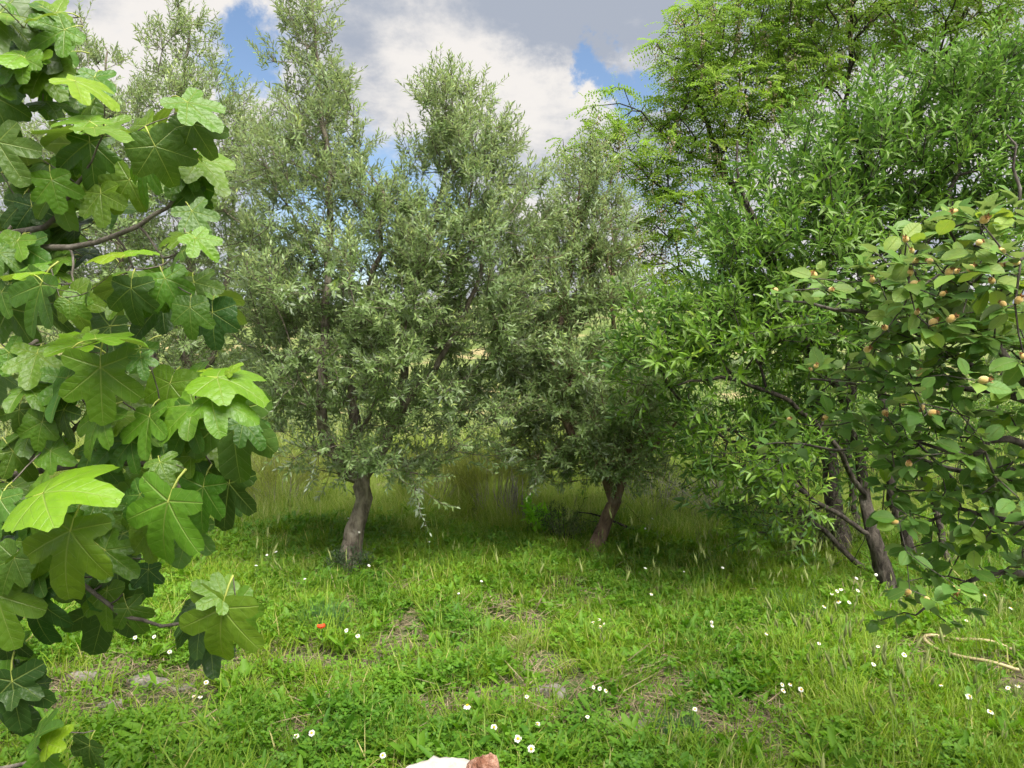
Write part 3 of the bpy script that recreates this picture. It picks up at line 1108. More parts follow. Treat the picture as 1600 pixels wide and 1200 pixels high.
vein = t.math('MAXIMUM', main, t.math('MULTIPLY', side, 0.30))
vo = t.node('ShaderNodeTexVoronoi', feature='DISTANCE_TO_EDGE')
t.l.new(tcx, vo.inputs['Vector'])
vo.inputs['Scale'].default_value = 22.0
net = t.math('SUBTRACT', 1.0, t.math('DIVIDE', vo.outputs['Distance'], 0.10), clamp=True)
n1 = t.noise(tcx, 5.0, 4.0, 0.6)
n2 = t.noise(tcx, 26.0, 3.0, 0.6)
base = t.mix(t.smooth(n1, 0.3, 0.7, 0.0, 0.35), oi.outputs['Color'], t.mix(1.0, oi.outputs['Color'], (1.5, 1.25, 1.0), 'MULTIPLY'))
base = t.mix(t.math('MULTIPLY', net, 0.07), base, (0.20, 0.28, 0.06))
base = t.mix(t.math('MULTIPLY', vein, 0.75), base, (0.26, 0.34, 0.085))
base = t.mix(t.smooth(n2, 0.68, 0.74, 0, 0.5), base, (0.16, 0.17, 0.05))
geo = t.node('ShaderNodeNewGeometry')
base = t.mix(t.math('MULTIPLY', geo.outputs['Backfacing'], 0.6), base, (0.13, 0.20, 0.075))
bp = t.node('ShaderNodeBump')
bp.inputs['Strength'].default_value = 0.35
bp.inputs['Distance'].default_value = 0.012
bulge = t.math('MULTIPLY', dist, -1.0)
n6 = t.noise(tcx, 7.0, 2.0, 0.4)
t.l.new(t.math('SUBTRACT', t.math('ADD', t.math('MULTIPLY', n2, 0.12), t.math('MULTIPLY', n6, 0.9)), t.math('ADD', vein, t.math('MULTIPLY', bulge, 0.16))), bp.inputs['Height'])
rough = t.lin(n1, 0.3, 0.7, 0.31, 0.48)
trc = t.mix(1.0, base, (1.7, 1.6, 0.55), 'MULTIPLY')
leafy(t, base, rough, 0.42, trc, 0.30, bp.outputs[0])
M['fig_leaf'] = m
m, t = new_mat('fig_petiole')
finish(t, principled(t, (0.33, 0.38, 0.08), 0.5, 0.35))
M['petiole'] = m


def fig_leaf_mesh(seed, deep=1.0, droop=0.3, fold=0.12, wav=0.03):
    R = np.random.default_rng(seed)
    th0 = np.radians([0, 50 + R.normal(0, 3), -50 + R.normal(0, 3), 106 + R.normal(0, 5), -106 + R.normal(0, 5)])
    Ls = np.array([1.0, .86 + R.normal(0, .04), .86 + R.normal(0, .04), .56 + R.normal(0, .05), .56 + R.normal(0, .05)])
    wd = np.radians([27, 27, 27, 34, 34])
    nA, rings = 76, np.array([.10, .28, .5, .72, .88, 1.0])
    A = np.linspace(-math.pi * .985, math.pi * .985, nA)
    core = (.36 + .32 * (1 - deep)) * np.where(np.abs(A) > 2.2, np.clip(1 - (np.abs(A) - 2.2) * .55, .3, 1), 1)
    r = core.copy()
    for k in range(5):
        ph = np.abs((A - th0[k]) / wd[k])
        lobe = Ls[k] * np.clip(1 - np.clip(ph, 0, 1) ** 2.4, 0, 1) ** .5
        lobe = np.where(ph < 1, lobe, 0)
        r = np.maximum(r, lobe)
    rs = np.convolve(np.pad(r, 1, mode='edge'), [.2, .6, .2], 'valid')
    r = rs * (1 + .018 * np.sin(A * 27 + R.uniform(0, 6)) + .012 * np.sin(A * 43 + R.uniform(0, 6)))
    sec = np.argmin(np.abs(A[:, None] - th0[None]) / wd[None], 1)
    V = [np.zeros((1, 3))]
    for q in rings:
        rr = r * q
        x, y = rr * np.sin(A), rr * np.cos(A)
        ph = A - th0[sec]
        z = -droop * (rr ** 2) * .55 + fold * np.abs(x) * .5 + .05 * rr * np.minimum(1, np.abs(ph) / .45) \
            + wav * np.sin(A * 5 + seed) * rr ** 1.5 + wav * .8 * np.sin(A * 11 + seed * 2) * rr ** 3
        z = z - droop * .35 * np.clip(y, 0, None) ** 2
        V.append(np.stack([x, y, z], -1))
    V = np.concatenate(V)
    T, Qd, UV = [], [], []

    def uvp(vi, k):
        x, y = V[vi, 0], V[vi, 1]
        rr, a_ = math.hypot(x, y), math.atan2(x, y)
        return (rr * math.cos(a_ - th0[k]), rr * math.sin(a_ - th0[k]))
    fa = []
    for i in range(nA - 1):
        am = .5 * (A[i] + A[i + 1])
        k = int(np.argmin(np.abs(am - th0) / wd))
        f = (0, 1 + i + 1, 1 + i)
        T.append(f)
        UV += [uvp(v, k) for v in f]
    for j in range(len(rings) - 1):
        o1, o2 = 1 + j * nA, 1 + (j + 1) * nA
        for i in range(nA - 1):
            am = .5 * (A[i] + A[i + 1])
            k = int(np.argmin(np.abs(am - th0) / wd))
            f = (o1 + i, o1 + i + 1, o2 + i + 1, o2 + i)
            Qd.append(f)
            UV += [uvp(v, k) for v in f]
    n0 = len(V)
    mb = MB()
    mb.tube([(0, .02, .004), (0, -.16, -.01), (0, -.34, -.07), (0, -.46, -.17)], [.012, .014, .016, .020], 6)
    V2, Q2, T2 = np.concatenate(mb.V), np.concatenate(mb.Q), np.concatenate(mb.T)
    nl = len(UV)
    me = mesh_np('fig_leaf', np.concatenate([V, V2]), [np.array(T), np.array(Qd), Q2 + n0, T2 + n0], True)
    ul = me.uv_layers.new(name='vein')
    full = np.zeros((len(me.loops), 2), np.float32)
    full[:nl] = UV
    ul.data.foreach_set('uv', full.ravel())
    mi = np.zeros(len(me.polygons), np.int32)
    mi[len(T) + len(Qd):] = 1
    me.polygons.foreach_set('material_index', mi)
    me.materials.append(M['fig_leaf'])
    me.materials.append(M['petiole'])
    return me


FIG = []
for k in range(14):
    R_ = np.random.default_rng(70 + k)
    FIG.append(fig_leaf_mesh(70 + k, R_.uniform(.55, 1.05) if k % 5 else .15, R_.uniform(.1, .65), R_.uniform(.0, .3), R_.uniform(.02, .065)))
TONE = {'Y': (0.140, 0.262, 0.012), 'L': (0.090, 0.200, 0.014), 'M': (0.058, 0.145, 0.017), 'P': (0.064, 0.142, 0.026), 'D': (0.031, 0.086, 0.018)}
# big leaves seen one by one: base x, y, tip x, y, tone, how edge-on (0 faces us, 1 lies flat)
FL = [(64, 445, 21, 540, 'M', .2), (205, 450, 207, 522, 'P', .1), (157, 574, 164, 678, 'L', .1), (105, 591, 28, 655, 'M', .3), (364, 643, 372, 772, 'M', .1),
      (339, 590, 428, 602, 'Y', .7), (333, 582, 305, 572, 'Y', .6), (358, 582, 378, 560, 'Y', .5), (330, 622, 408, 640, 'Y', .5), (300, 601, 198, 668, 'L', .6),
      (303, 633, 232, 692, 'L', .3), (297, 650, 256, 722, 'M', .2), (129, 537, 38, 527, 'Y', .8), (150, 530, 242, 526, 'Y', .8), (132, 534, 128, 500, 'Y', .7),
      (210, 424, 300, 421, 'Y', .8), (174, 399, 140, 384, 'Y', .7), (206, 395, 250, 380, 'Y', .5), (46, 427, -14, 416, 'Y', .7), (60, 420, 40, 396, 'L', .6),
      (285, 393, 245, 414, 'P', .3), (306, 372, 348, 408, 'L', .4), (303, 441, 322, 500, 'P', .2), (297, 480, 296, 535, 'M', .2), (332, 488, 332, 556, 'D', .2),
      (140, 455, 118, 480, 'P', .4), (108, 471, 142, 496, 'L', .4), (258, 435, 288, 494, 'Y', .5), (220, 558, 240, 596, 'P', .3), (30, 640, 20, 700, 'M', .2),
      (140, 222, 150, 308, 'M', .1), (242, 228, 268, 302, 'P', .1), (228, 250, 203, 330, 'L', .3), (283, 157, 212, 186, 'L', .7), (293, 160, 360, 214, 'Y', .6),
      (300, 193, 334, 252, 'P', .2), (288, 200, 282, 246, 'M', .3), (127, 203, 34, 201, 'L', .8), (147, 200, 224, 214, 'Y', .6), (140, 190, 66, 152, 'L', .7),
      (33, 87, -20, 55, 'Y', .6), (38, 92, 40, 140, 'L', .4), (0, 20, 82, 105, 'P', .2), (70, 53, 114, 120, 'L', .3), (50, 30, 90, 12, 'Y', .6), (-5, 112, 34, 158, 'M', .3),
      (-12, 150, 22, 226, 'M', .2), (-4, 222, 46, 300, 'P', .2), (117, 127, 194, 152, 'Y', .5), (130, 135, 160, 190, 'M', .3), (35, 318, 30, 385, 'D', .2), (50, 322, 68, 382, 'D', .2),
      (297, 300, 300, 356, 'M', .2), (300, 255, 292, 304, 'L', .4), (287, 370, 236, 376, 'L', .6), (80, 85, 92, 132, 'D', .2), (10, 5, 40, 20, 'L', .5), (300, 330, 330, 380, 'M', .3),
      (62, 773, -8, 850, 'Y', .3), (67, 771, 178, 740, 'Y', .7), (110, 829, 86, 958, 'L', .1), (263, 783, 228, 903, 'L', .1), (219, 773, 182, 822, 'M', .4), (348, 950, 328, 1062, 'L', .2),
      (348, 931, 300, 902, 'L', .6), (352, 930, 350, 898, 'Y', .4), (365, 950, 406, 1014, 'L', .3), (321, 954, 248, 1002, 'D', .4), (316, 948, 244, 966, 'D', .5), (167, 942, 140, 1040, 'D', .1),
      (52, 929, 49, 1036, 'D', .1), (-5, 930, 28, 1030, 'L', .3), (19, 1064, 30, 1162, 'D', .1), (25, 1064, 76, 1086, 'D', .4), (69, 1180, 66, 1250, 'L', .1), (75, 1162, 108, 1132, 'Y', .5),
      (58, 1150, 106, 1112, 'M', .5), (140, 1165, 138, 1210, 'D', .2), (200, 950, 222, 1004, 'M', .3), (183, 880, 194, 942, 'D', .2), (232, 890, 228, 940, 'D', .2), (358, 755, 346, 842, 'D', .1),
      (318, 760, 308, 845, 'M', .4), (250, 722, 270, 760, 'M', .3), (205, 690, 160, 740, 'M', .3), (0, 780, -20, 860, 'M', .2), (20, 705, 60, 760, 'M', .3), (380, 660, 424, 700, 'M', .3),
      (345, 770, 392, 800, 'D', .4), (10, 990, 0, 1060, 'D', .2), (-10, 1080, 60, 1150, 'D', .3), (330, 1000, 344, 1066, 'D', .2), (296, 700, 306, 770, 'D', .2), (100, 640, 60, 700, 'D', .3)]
root = empty('fig_tree', (-2.15, 1.75, 0), 'fig tree with big lobed glossy leaves reaching in at the left edge', 'tree')
leaf_list = []          # base, tip dir, normal, length, tone
for k, (bx, by, tx, ty, tone, e) in enumerate(FL):
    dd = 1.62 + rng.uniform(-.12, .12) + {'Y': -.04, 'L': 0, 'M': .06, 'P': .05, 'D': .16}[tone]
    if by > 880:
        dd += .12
    p, q = at(bx, by, dd), at(tx, ty, dd + rng.normal(0, .015))
    Ld = np.linalg.norm(q - p) * .87
    if tone == 'Y' and rng.random() < .35:
        tone = 'L'
    T_ = unit(q - p + C_F * rng.normal(0, .02) * 1.0)
    N_ = unit((1 - e) * (-C_F * .8 + np.array([0, 0, .45])) + e * (np.array([0, -.25, 1.0])) + rng.normal(0, .14, 3))
    N_ = unit(N_ - T_ * np.dot(N_, T_))
    leaf_list.append((p, T_, N_, Ld, tone, k))
# the leaves behind and beyond the frame that fill the bush
fill = [(60, 120, 1.95, 110, 120, .25), (210, 230, 1.95, 110, 80, .2), (90, 330, 2.0, 130, 90, .25), (240, 440, 2.0, 100, 60, .2), (70, 520, 2.0, 140, 90, .25), (220, 620, 2.0, 110, 80, .2),
        (100, 720, 2.0, 150, 80, .25), (290, 740, 1.95, 70, 60, .15), (120, 860, 2.0, 130, 70, .25), (40, 1010, 1.95, 60, 80, .2), (-120, 300, 1.9, 120, 320, .35), (-140, 800, 1.9, 120, 300, .35), (230, 870, 2.0, 60, 40, .15)]
front = [(60, 90, 1.72, 70, 80, .1), (180, 170, 1.72, 90, 50, .1), (290, 260, 1.75, 50, 60, .08), (120, 270, 1.75, 90, 50, .1), (60, 430, 1.72, 80, 60, .1), (250, 470, 1.72, 80, 40, .1), (80, 560, 1.74, 90, 60, .1),
         (230, 640, 1.72, 90, 50, .1), (90, 690, 1.75, 90, 50, .1), (330, 690, 1.75, 50, 50, .08), (150, 800, 1.75, 120, 60, .1), (280, 820, 1.75, 50, 50, .08), (60, 900, 1.78, 70, 60, .1), (130, 960, 1.85, 80, 40, .08)]
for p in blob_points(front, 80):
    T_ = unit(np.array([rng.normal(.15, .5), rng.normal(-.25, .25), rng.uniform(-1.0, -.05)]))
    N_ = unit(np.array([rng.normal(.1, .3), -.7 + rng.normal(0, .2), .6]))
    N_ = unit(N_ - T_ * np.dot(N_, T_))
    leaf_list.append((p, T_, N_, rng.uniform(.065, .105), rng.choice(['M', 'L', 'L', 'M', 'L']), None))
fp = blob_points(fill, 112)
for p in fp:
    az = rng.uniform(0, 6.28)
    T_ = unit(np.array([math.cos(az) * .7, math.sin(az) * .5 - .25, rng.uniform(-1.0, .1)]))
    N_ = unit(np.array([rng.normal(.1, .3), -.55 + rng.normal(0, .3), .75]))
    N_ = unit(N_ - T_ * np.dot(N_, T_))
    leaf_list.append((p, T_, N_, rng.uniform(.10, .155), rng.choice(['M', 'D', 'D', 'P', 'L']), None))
tr = Tree()
tr.limb([np.array([-2.15, 1.75, -.05]), np.array([-2.1, 1.75, .5]), np.array([-1.95, 1.8, 1.0]), np.array([-1.8, 1.85, 1.4]), np.array([-1.7, 1.9, 1.9]), np.array([-1.6, 1.9, 2.5])],
        [.055, .050, .043, .034, .024, .010])
for pts, rd in [([(-240, 480, 1.85), (-60, 402, 1.80), (60, 388, 1.76), (150, 384, 1.74), (215, 355, 1.72), (262, 318, 1.70)], [.018, .013, .011, .009, .008, .006]),
                ([(-150, 400, 1.85), (0, 366, 1.80), (68, 354, 1.78), (108, 308, 1.76), (128, 272, 1.74)], [.016, .012, .010, .008, .006]),
                ([(-240, 640, 1.85), (-60, 585, 1.8), (20, 552, 1.78), (60, 535, 1.75)], [.017, .012, .009, .007]),
                ([(-240, 800, 1.85), (-80, 760, 1.82), (40, 722, 1.8), (100, 690, 1.78), (138, 650, 1.74)], [.018, .013, .011, .009, .006]),
                ([(-80, 760, 1.82), (60, 735, 1.85), (180, 720, 1.8), (290, 730, 1.78), (318, 690, 1.76), (330, 628, 1.7)], [.013, .011, .010, .009, .008, .006]),
                ([(-240, 920, 1.85), (-60, 890, 1.82), (30, 862, 1.8), (72, 815, 1.76), (80, 775, 1.70)], [.017, .012, .010, .008, .006]),
                ([(-60, 890, 1.82), (60, 880, 1.9), (145, 925, 1.85), (190, 962, 1.82), (255, 976, 1.80), (325, 962, 1.78), (348, 938, 1.75)], [.012, .010, .008, .007, .006, .005, .004]),
                ([(-220, 1180, 1.85), (-60, 1200, 1.8), (40, 1190, 1.78), (66, 1172, 1.74)], [.014, .010, .007, .005]),
                ([(-240, 200, 1.85), (-60, 130, 1.82), (30, 80, 1.8)], [.016, .011, .006])]:
    P3 = [at(*p) for p in pts]
    A = np.array(tr.P)
    near_i = int(np.argmin(np.linalg.norm(A - P3[0], axis=1)))
    tr.limb([A[near_i]] + P3, [.75 * rd[0]] + [.75 * q_ for q_ in rd], near_i, wob=.003)
tg = np.array([p - T_ * L_l * .46 - N_ * L_l * .17 for p, T_, N_, L_l, tone, k in leaf_list])
tips = tr.grow(tg, .15, step=.022, minlen=.02, up=.3, jit=.001)
r = tr.radii(.0021, .40)
mb = MB()
tr.wood(mb, r)
link('trunk', mb.mesh('trunk', True), root, M['fig_bark'])
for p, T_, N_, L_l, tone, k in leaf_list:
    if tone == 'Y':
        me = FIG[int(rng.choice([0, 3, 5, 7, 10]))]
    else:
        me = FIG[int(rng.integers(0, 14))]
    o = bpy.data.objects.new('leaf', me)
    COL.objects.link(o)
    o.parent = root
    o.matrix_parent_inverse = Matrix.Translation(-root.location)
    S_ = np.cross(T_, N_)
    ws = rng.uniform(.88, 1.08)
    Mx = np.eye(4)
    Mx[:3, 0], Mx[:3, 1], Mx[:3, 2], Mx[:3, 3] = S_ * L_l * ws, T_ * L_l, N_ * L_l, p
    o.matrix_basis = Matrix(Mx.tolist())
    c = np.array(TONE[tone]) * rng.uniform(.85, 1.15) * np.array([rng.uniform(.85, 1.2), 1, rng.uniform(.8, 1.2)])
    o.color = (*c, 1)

# ------------------------------------------------------------------ quince
m, t = new_mat('quince_leaf')
oi = t.node('ShaderNodeObjectInfo')
uv = t.node('ShaderNodeUVMap', uv_map='vein').outputs[0]
su = t.node('ShaderNodeSeparateXYZ')
t.l.new(uv, su.inputs[0])
vt = t.math('ABSOLUTE', su.outputs[1])
main = t.math('SUBTRACT', 1.0, t.math('DIVIDE', vt, 0.035), clamp=True)
ph = t.math('FRACT', t.math('MULTIPLY', t.math('SUBTRACT', su.outputs[0], t.math('MULTIPLY', vt, 0.55)), 7.0))
side = t.math('SUBTRACT', 1.0, t.math('DIVIDE', t.math('ABSOLUTE', t.math('SUBTRACT', ph, 0.5)), 0.10), clamp=True)
vein = t.math('MAXIMUM', main, t.math('MULTIPLY', side, 0.35))
tcx = t.node('ShaderNodeTexCoord').outputs['Object']
n1 = t.noise(tcx, 3.0, 3.0)
base = t.mix(t.smooth(n1, 0.35, 0.7, 0, 0.5), oi.outputs['Color'], t.mix(1.0, oi.outputs['Color'], (1.5, 1.2, 1.0), 'MULTIPLY'))
base = t.mix(t.math('MULTIPLY', vein, 0.5), base, (0.22, 0.30, 0.09))
geo = t.node('ShaderNodeNewGeometry')
col = t.mix(geo.outputs['Backfacing'], base, (0.20, 0.26, 0.14))
bp = t.node('ShaderNodeBump')
bp.inputs['Strength'].default_value = 0.4
bp.inputs['Distance'].default_value = 0.006
t.l.new(t.math('MULTIPLY', vein, -1.0), bp.inputs['Height'])
leafy(t, col, 0.52, 0.35, t.mix(1.0, base, (1.7, 1.6, 0.6), 'MULTIPLY'), 0.36, bp.outputs[0])
M['quince_leaf'] = m
M['quince_mass'] = foliage_mat('quince_mass', (0.070, 0.165, 0.030), (0.155, 0.275, 0.048), (0.24, 0.33, 0.06), (0.17, 0.23, 0.12), fac=.34)


def quince_leaf_mesh(seed):
    R = np.random.default_rng(seed)
    ts = np.array([0, .10, .28, .5, .72, .9, 1.0])
    wd = np.array([0, .24, .44, .5, .42, .22, 0]) * R.uniform(.60, .74)
    curl, cup = R.uniform(.05, .45), R.uniform(.05, .28)
    V, UVv = [], []
    for tt, w_ in zip(ts, wd):
        zc = -curl * tt * tt * .6
        for s_ in (-1, -.5, 0, .5, 1):
            V.append((s_ * w_, tt, zc + cup * abs(s_) ** 1.4 * w_ + .015 * math.sin(9 * tt + seed + s_ * 2)))
            UVv.append((tt, s_ * w_))
    Qs = []
    for i in range(len(ts) - 1):
        for j in range(4):
            a_ = i * 5 + j
            Qs.append((a_, a_ + 1, a_ + 6, a_ + 5))
    mb = MB()
    mb.tube([(0, .02, 0), (0, -.07, -.01), (0, -.15, -.05)], [.016, .016, .02], 4)
    n0 = len(V)
    me = mesh_np('quince_leaf', np.concatenate([V, np.concatenate(mb.V)]), [np.array(Qs), np.concatenate(mb.Q) + n0], True)
    ul = me.uv_layers.new(name='vein')
    full = np.zeros((len(me.loops), 2), np.float32)
    li = np.zeros(len(me.loops), np.int32)
    me.loops.foreach_get('vertex_index', li)
    UVv = np.array(UVv + [(0, .3)] * (len(me.vertices) - n0), np.float32)
    full[:] = UVv[li]
    ul.data.foreach_set('uv', full.ravel())
    me.materials.append(M['quince_leaf'])
    return me


QL = [quince_leaf_mesh(40 + k) for k in range(6)]
root = empty('quince_tree', (2.35, 2.35, 0), 'quince tree with round leaves and small fuzzy fruit at the right edge', 'tree')
tr = Tree()
tr.limb([np.array([2.35, 2.35, -.05]), np.array([2.3, 2.3, .5]), np.array([2.2, 2.25, 1.0]), np.array([2.05, 2.2, 1.5]), np.array([1.9, 2.2, 2.1])], [.07, .062, .055, .04, .012])
for pts, rd in [([(1760, 420, 2.1), (1640, 370, 2.0), (1590, 400, 1.95), (1520, 425, 1.9), (1480, 440, 1.88)], [.016, .011, .009, .006, .004]),
                ([(1800, 700, 2.2), (1660, 640, 2.1), (1580, 580, 2.05), (1540, 530, 2.0), (1500, 480, 1.95)], [.022, .018, .015, .012, .006]),
                ([(1660, 640, 2.1), (1560, 610, 2.1), (1500, 560, 2.1), (1400, 500, 2.15), (1300, 480, 2.25), (1230, 470, 2.3)], [.014, .012, .010, .008, .006, .003]),
                ([(1800, 740, 2.2), (1680, 700, 2.15), (1600, 692, 2.1), (1550, 690, 2.1), (1520, 715, 2.1), (1440, 690, 2.15)], [.017, .013, .011, .010, .008, .004]),
                ([(1560, 610, 2.1), (1450, 600, 2.2), (1350, 600, 2.3), (1270, 590, 2.35)], [.010, .008, .006, .003]),
                ([(1680, 700, 2.15), (1540, 745, 2.25), (1420, 715, 2.35), (1310, 700, 2.45), (1210, 690, 2.5)], [.012, .009, .007, .005, .003]),
                ([(1800, 930, 2.3), (1700, 880, 2.25), (1600, 892, 2.2), (1545, 900, 2.2), (1480, 930, 2.25), (1430, 965, 2.3)], [.018, .014, .011, .008, .006, .003]),
                ([(1700, 880, 2.25), (1600, 820, 2.2), (1500, 800, 2.25), (1430, 820, 2.3)], [.013, .010, .007, .003]),
                ([(1640, 370, 2.0), (1592, 330, 1.95), (1586, 260, 1.95), (1578, 208, 1.95)], [.007, .005, .004, .002])]:
    P3 = [at(*p) for p in pts]
    A = np.array(tr.P)
    near_i = int(np.argmin(np.linalg.norm(A - P3[0], axis=1)))
    tr.limb([A[near_i]] + P3, [rd[0]] + list(rd), near_i, wob=.005)
qb = [(1510, 370, 1.85, 95, 50, .15, 1.5), (1440, 430, 1.95, 110, 55, .2, 1.3), (1550, 470, 1.9, 75, 70, .2, 1.3), (1330, 455, 2.2, 100, 40, .2), (1270, 455, 2.3, 50, 35, .15), (1460, 520, 2.0, 110, 50, .2, 1.2),
      (1400, 580, 2.15, 110, 45, .2), (1290, 590, 2.35, 60, 28, .12), (1530, 620, 2.0, 80, 60, .2), (1370, 680, 2.35, 90, 35, .2), (1230, 690, 2.5, 50, 20, .1, 1.3), (1480, 700, 2.1, 110, 50, .25),
      (1550, 770, 2.1, 70, 60, .25), (1450, 790, 2.2, 80, 50, .2), (1430, 870, 2.25, 50, 45, .15), (1540, 860, 2.15, 70, 40, .2, .8), (1470, 940, 2.25, 60, 25, .12), (1410, 975, 2.35, 35, 18, .1), (1468, 985, 2.3, 22, 15, .08),
      (1680, 500, 2.0, 80, 200, .3, .6), (1680, 800, 2.1, 80, 150, .3, .6), (1578, 215, 1.95, 22, 18, .08, 2)]
tg = blob_points(qb, 520)
FR = [(1492, 332), (1538, 343), (1415, 374), (1425, 392), (1430, 408), (1453, 408), (1530, 379), (1565, 393), (1422, 426), (1428, 443), (1483, 425), (1495, 424), (1517, 419), (1473, 459), (1433, 488), (1458, 504),
      (1486, 498), (1562, 415), (1550, 439), (1567, 475), (1592, 469), (1363, 437), (1272, 430), (1212, 453), (1299, 453), (1383, 512), (1355, 546), (1267, 577), (1275, 572), (1437, 583), (1537, 594), (1411, 632),
      (1383, 645), (1441, 637), (1457, 645), (1598, 557), (1588, 410), (1448, 937), (1494, 921), (1419, 925), (1420, 725), (1398, 815), (1290, 652), (1233, 655)]
fr_d = [1.56 + max(0, (1500 - x)) / 300 * .60 + (.35 if y > 600 else 0) * .6 for x, y in FR]
fr_p = np.array([at(x, y, d_) for (x, y), d_ in zip(FR, fr_d)])
fr_dir = unit(np.array([(rng.normal(0, .5), -.35 + rng.normal(0, .35), rng.uniform(.1, 1.0) if y < 600 else rng.uniform(-.7, .6)) for x, y in FR]))
tips = tr.grow(np.concatenate([tg, fr_p - fr_dir * .012]), .22, step=.06, minlen=.012, up=.25)
r = tr.radii(.0018, .42)
mb = MB()
tr.wood(mb, r)
link('trunk', mb.mesh('trunk', True), root, M['quince_bark'])
P = np.array(tr.P)
thin = [i for i in range(len(P)) if tr.R[i] is None and r[i] < .0042 and rng.random() < .42]
use = list(tips) + thin
qP, qT, qN, qL = [], [], [], []
for i in use:
    d_ = unit(P[i] - P[tr.par[i]])
    for k in range(rng.integers(2, 4) if rng.random() < .35 else rng.integers(3, 6)):
        az = rng.uniform(0, 6.28)
        T_ = unit(d_ * .55 + np.array([math.cos(az) * .8, math.sin(az) * .8 - .15, rng.uniform(-.45, .45)]))
        N_ = unit(np.array([rng.normal(0, .35), -.35 + rng.normal(0, .35), .95]))
        N_ = unit(N_ - T_ * np.dot(N_, T_))
        qP.append(P[i] + T_ * .010 + rng.normal(0, .006, 3))
        qT.append(T_)
        qN.append(N_)
        qL.append(rng.uniform(.034, .064))
qP, qT, qN, qL = map(np.array, (qP, qT, qN, qL))
rel = qP - C_P
zc = rel @ C_F
ix, iy = 800 + F * (rel @ C_R) / zc, 600 - F * (rel @ C_U) / zc
vis = (ix < 1600) & (iy > 0) & (iy < 1200)
size = np.where(vis, qL / zc * np.abs(np.sum(qN * unit(rel), 1)).clip(.25, 1), 0) * np.where(zc < np.median(zc) + .25, 1.15, .8)
order = np.argsort(-size)
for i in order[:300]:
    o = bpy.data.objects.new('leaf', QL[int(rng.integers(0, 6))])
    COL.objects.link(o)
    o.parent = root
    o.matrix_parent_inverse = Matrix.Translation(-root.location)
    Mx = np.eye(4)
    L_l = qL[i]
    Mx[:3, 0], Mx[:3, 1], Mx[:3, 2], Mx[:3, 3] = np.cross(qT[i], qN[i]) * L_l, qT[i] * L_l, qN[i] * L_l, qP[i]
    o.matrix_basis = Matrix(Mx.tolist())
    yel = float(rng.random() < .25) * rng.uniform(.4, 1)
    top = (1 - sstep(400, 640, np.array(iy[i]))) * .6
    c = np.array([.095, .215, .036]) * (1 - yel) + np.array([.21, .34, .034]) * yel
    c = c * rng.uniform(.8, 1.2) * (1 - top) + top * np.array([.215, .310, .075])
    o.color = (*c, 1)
rest = order[300:]
o = link('crown', leaf_mesh('crown', qP[rest], qT[rest], qN[rest], qL[rest], qL[rest] * .64, rng.random(len(rest)) * .9, wide=True), root, M['quince_mass'])
tag(o, kind='stuff')
# fruit
m, t = new_mat('quince_skin')
tcx = t.node('ShaderNodeTexCoord').outputs['Object']
oi = t.node('ShaderNodeObjectInfo').outputs['Random']
n1 = t.noise(tcx, 90.0, 4.0)
c = t.mix(t.smooth(n1, .3, .7), (0.58, 0.35, 0.085), (0.72, 0.49, 0.17))
c = t.mix(t.math('MULTIPLY', oi, .5), c, (0.52, 0.44, 0.18))
p_ = t.node('ShaderNodeBsdfPrincipled')
t.l.new(c, p_.inputs['Base Color'])
p_.inputs['Roughness'].default_value = .9
p_.inputs['Sheen Weight'].default_value = .5
finish(t, p_.outputs[0])
M['quince_skin'] = m
m, t = new_mat('quince_calyx')
n1 = t.noise(t.node('ShaderNodeTexCoord').outputs['Object'], 300.0, 3.0)
finish(t, principled(t, t.mix(n1, (0.16, 0.07, 0.03), (0.40, 0.22, 0.10)), .9, .1))
M['calyx'] = m


def lathe(mb, prof, n=14, a=0.0, lump=0.0):
    prof = np.array(prof, float)
    an = np.arange(n) / n * 2 * math.pi
    V = np.stack([np.outer(prof[:, 0], np.cos(an)), np.outer(prof[:, 0], np.sin(an)), np.repeat(prof[:, 1][:, None], n, 1)], -1)
    if lump:
        V = V * (1 + rng.normal(0, lump, (len(prof), n, 1)))
    ii = np.arange(len(prof) * n).reshape(len(prof), n)
    a0, b0 = ii[:-1], ii[1:]
    mb.add(V.reshape(-1, 3), None, np.stack([a0, np.roll(a0, -1, 1), np.roll(b0, -1, 1), b0], -1).reshape(-1, 4), a)


mb = MB()
lathe(mb, [(.0005, -.012), (.005, -.011), (.0092, -.006), (.0108, 0), (.0098, .005), (.0066, .0095), (.0048, .011), (.003, .0105), (.0004, .0098)], 12, lump=.02)
fr_me = mb.mesh('fruit', True)
fr_me.materials.append(M['quince_skin'])
mb = MB()
for k in range(5):
    a_ = k * 2 * math.pi / 5
    u_ = np.array([math.cos(a_), math.sin(a_), 0])
    v_ = np.array([-u_[1], u_[0], 0])
    z_ = np.array([0, 0, 1.0])
    V = [u_ * .0035 - v_ * .0026 + z_ * .0102, u_ * .0035 + v_ * .0026 + z_ * .0102, u_ * .0068 - v_ * .0030 + z_ * .0145, u_ * .0068 + v_ * .0030 + z_ * .0145, u_ * .0085 + z_ * .0185 + v_ * .001]
    mb.add(V, [[2, 3, 4]], [[0, 1, 3, 2]])
for k in range(10):
    a_ = k * .63
    mb.tube([(math.cos(a_) * .0015, math.sin(a_) * .0015, .0098), (math.cos(a_) * .0032, math.sin(a_) * .0032, .0155)], [.0004, .0005], 3)
cx_me = mb.mesh('calyx')
cx_me.materials.append(M['calyx'])
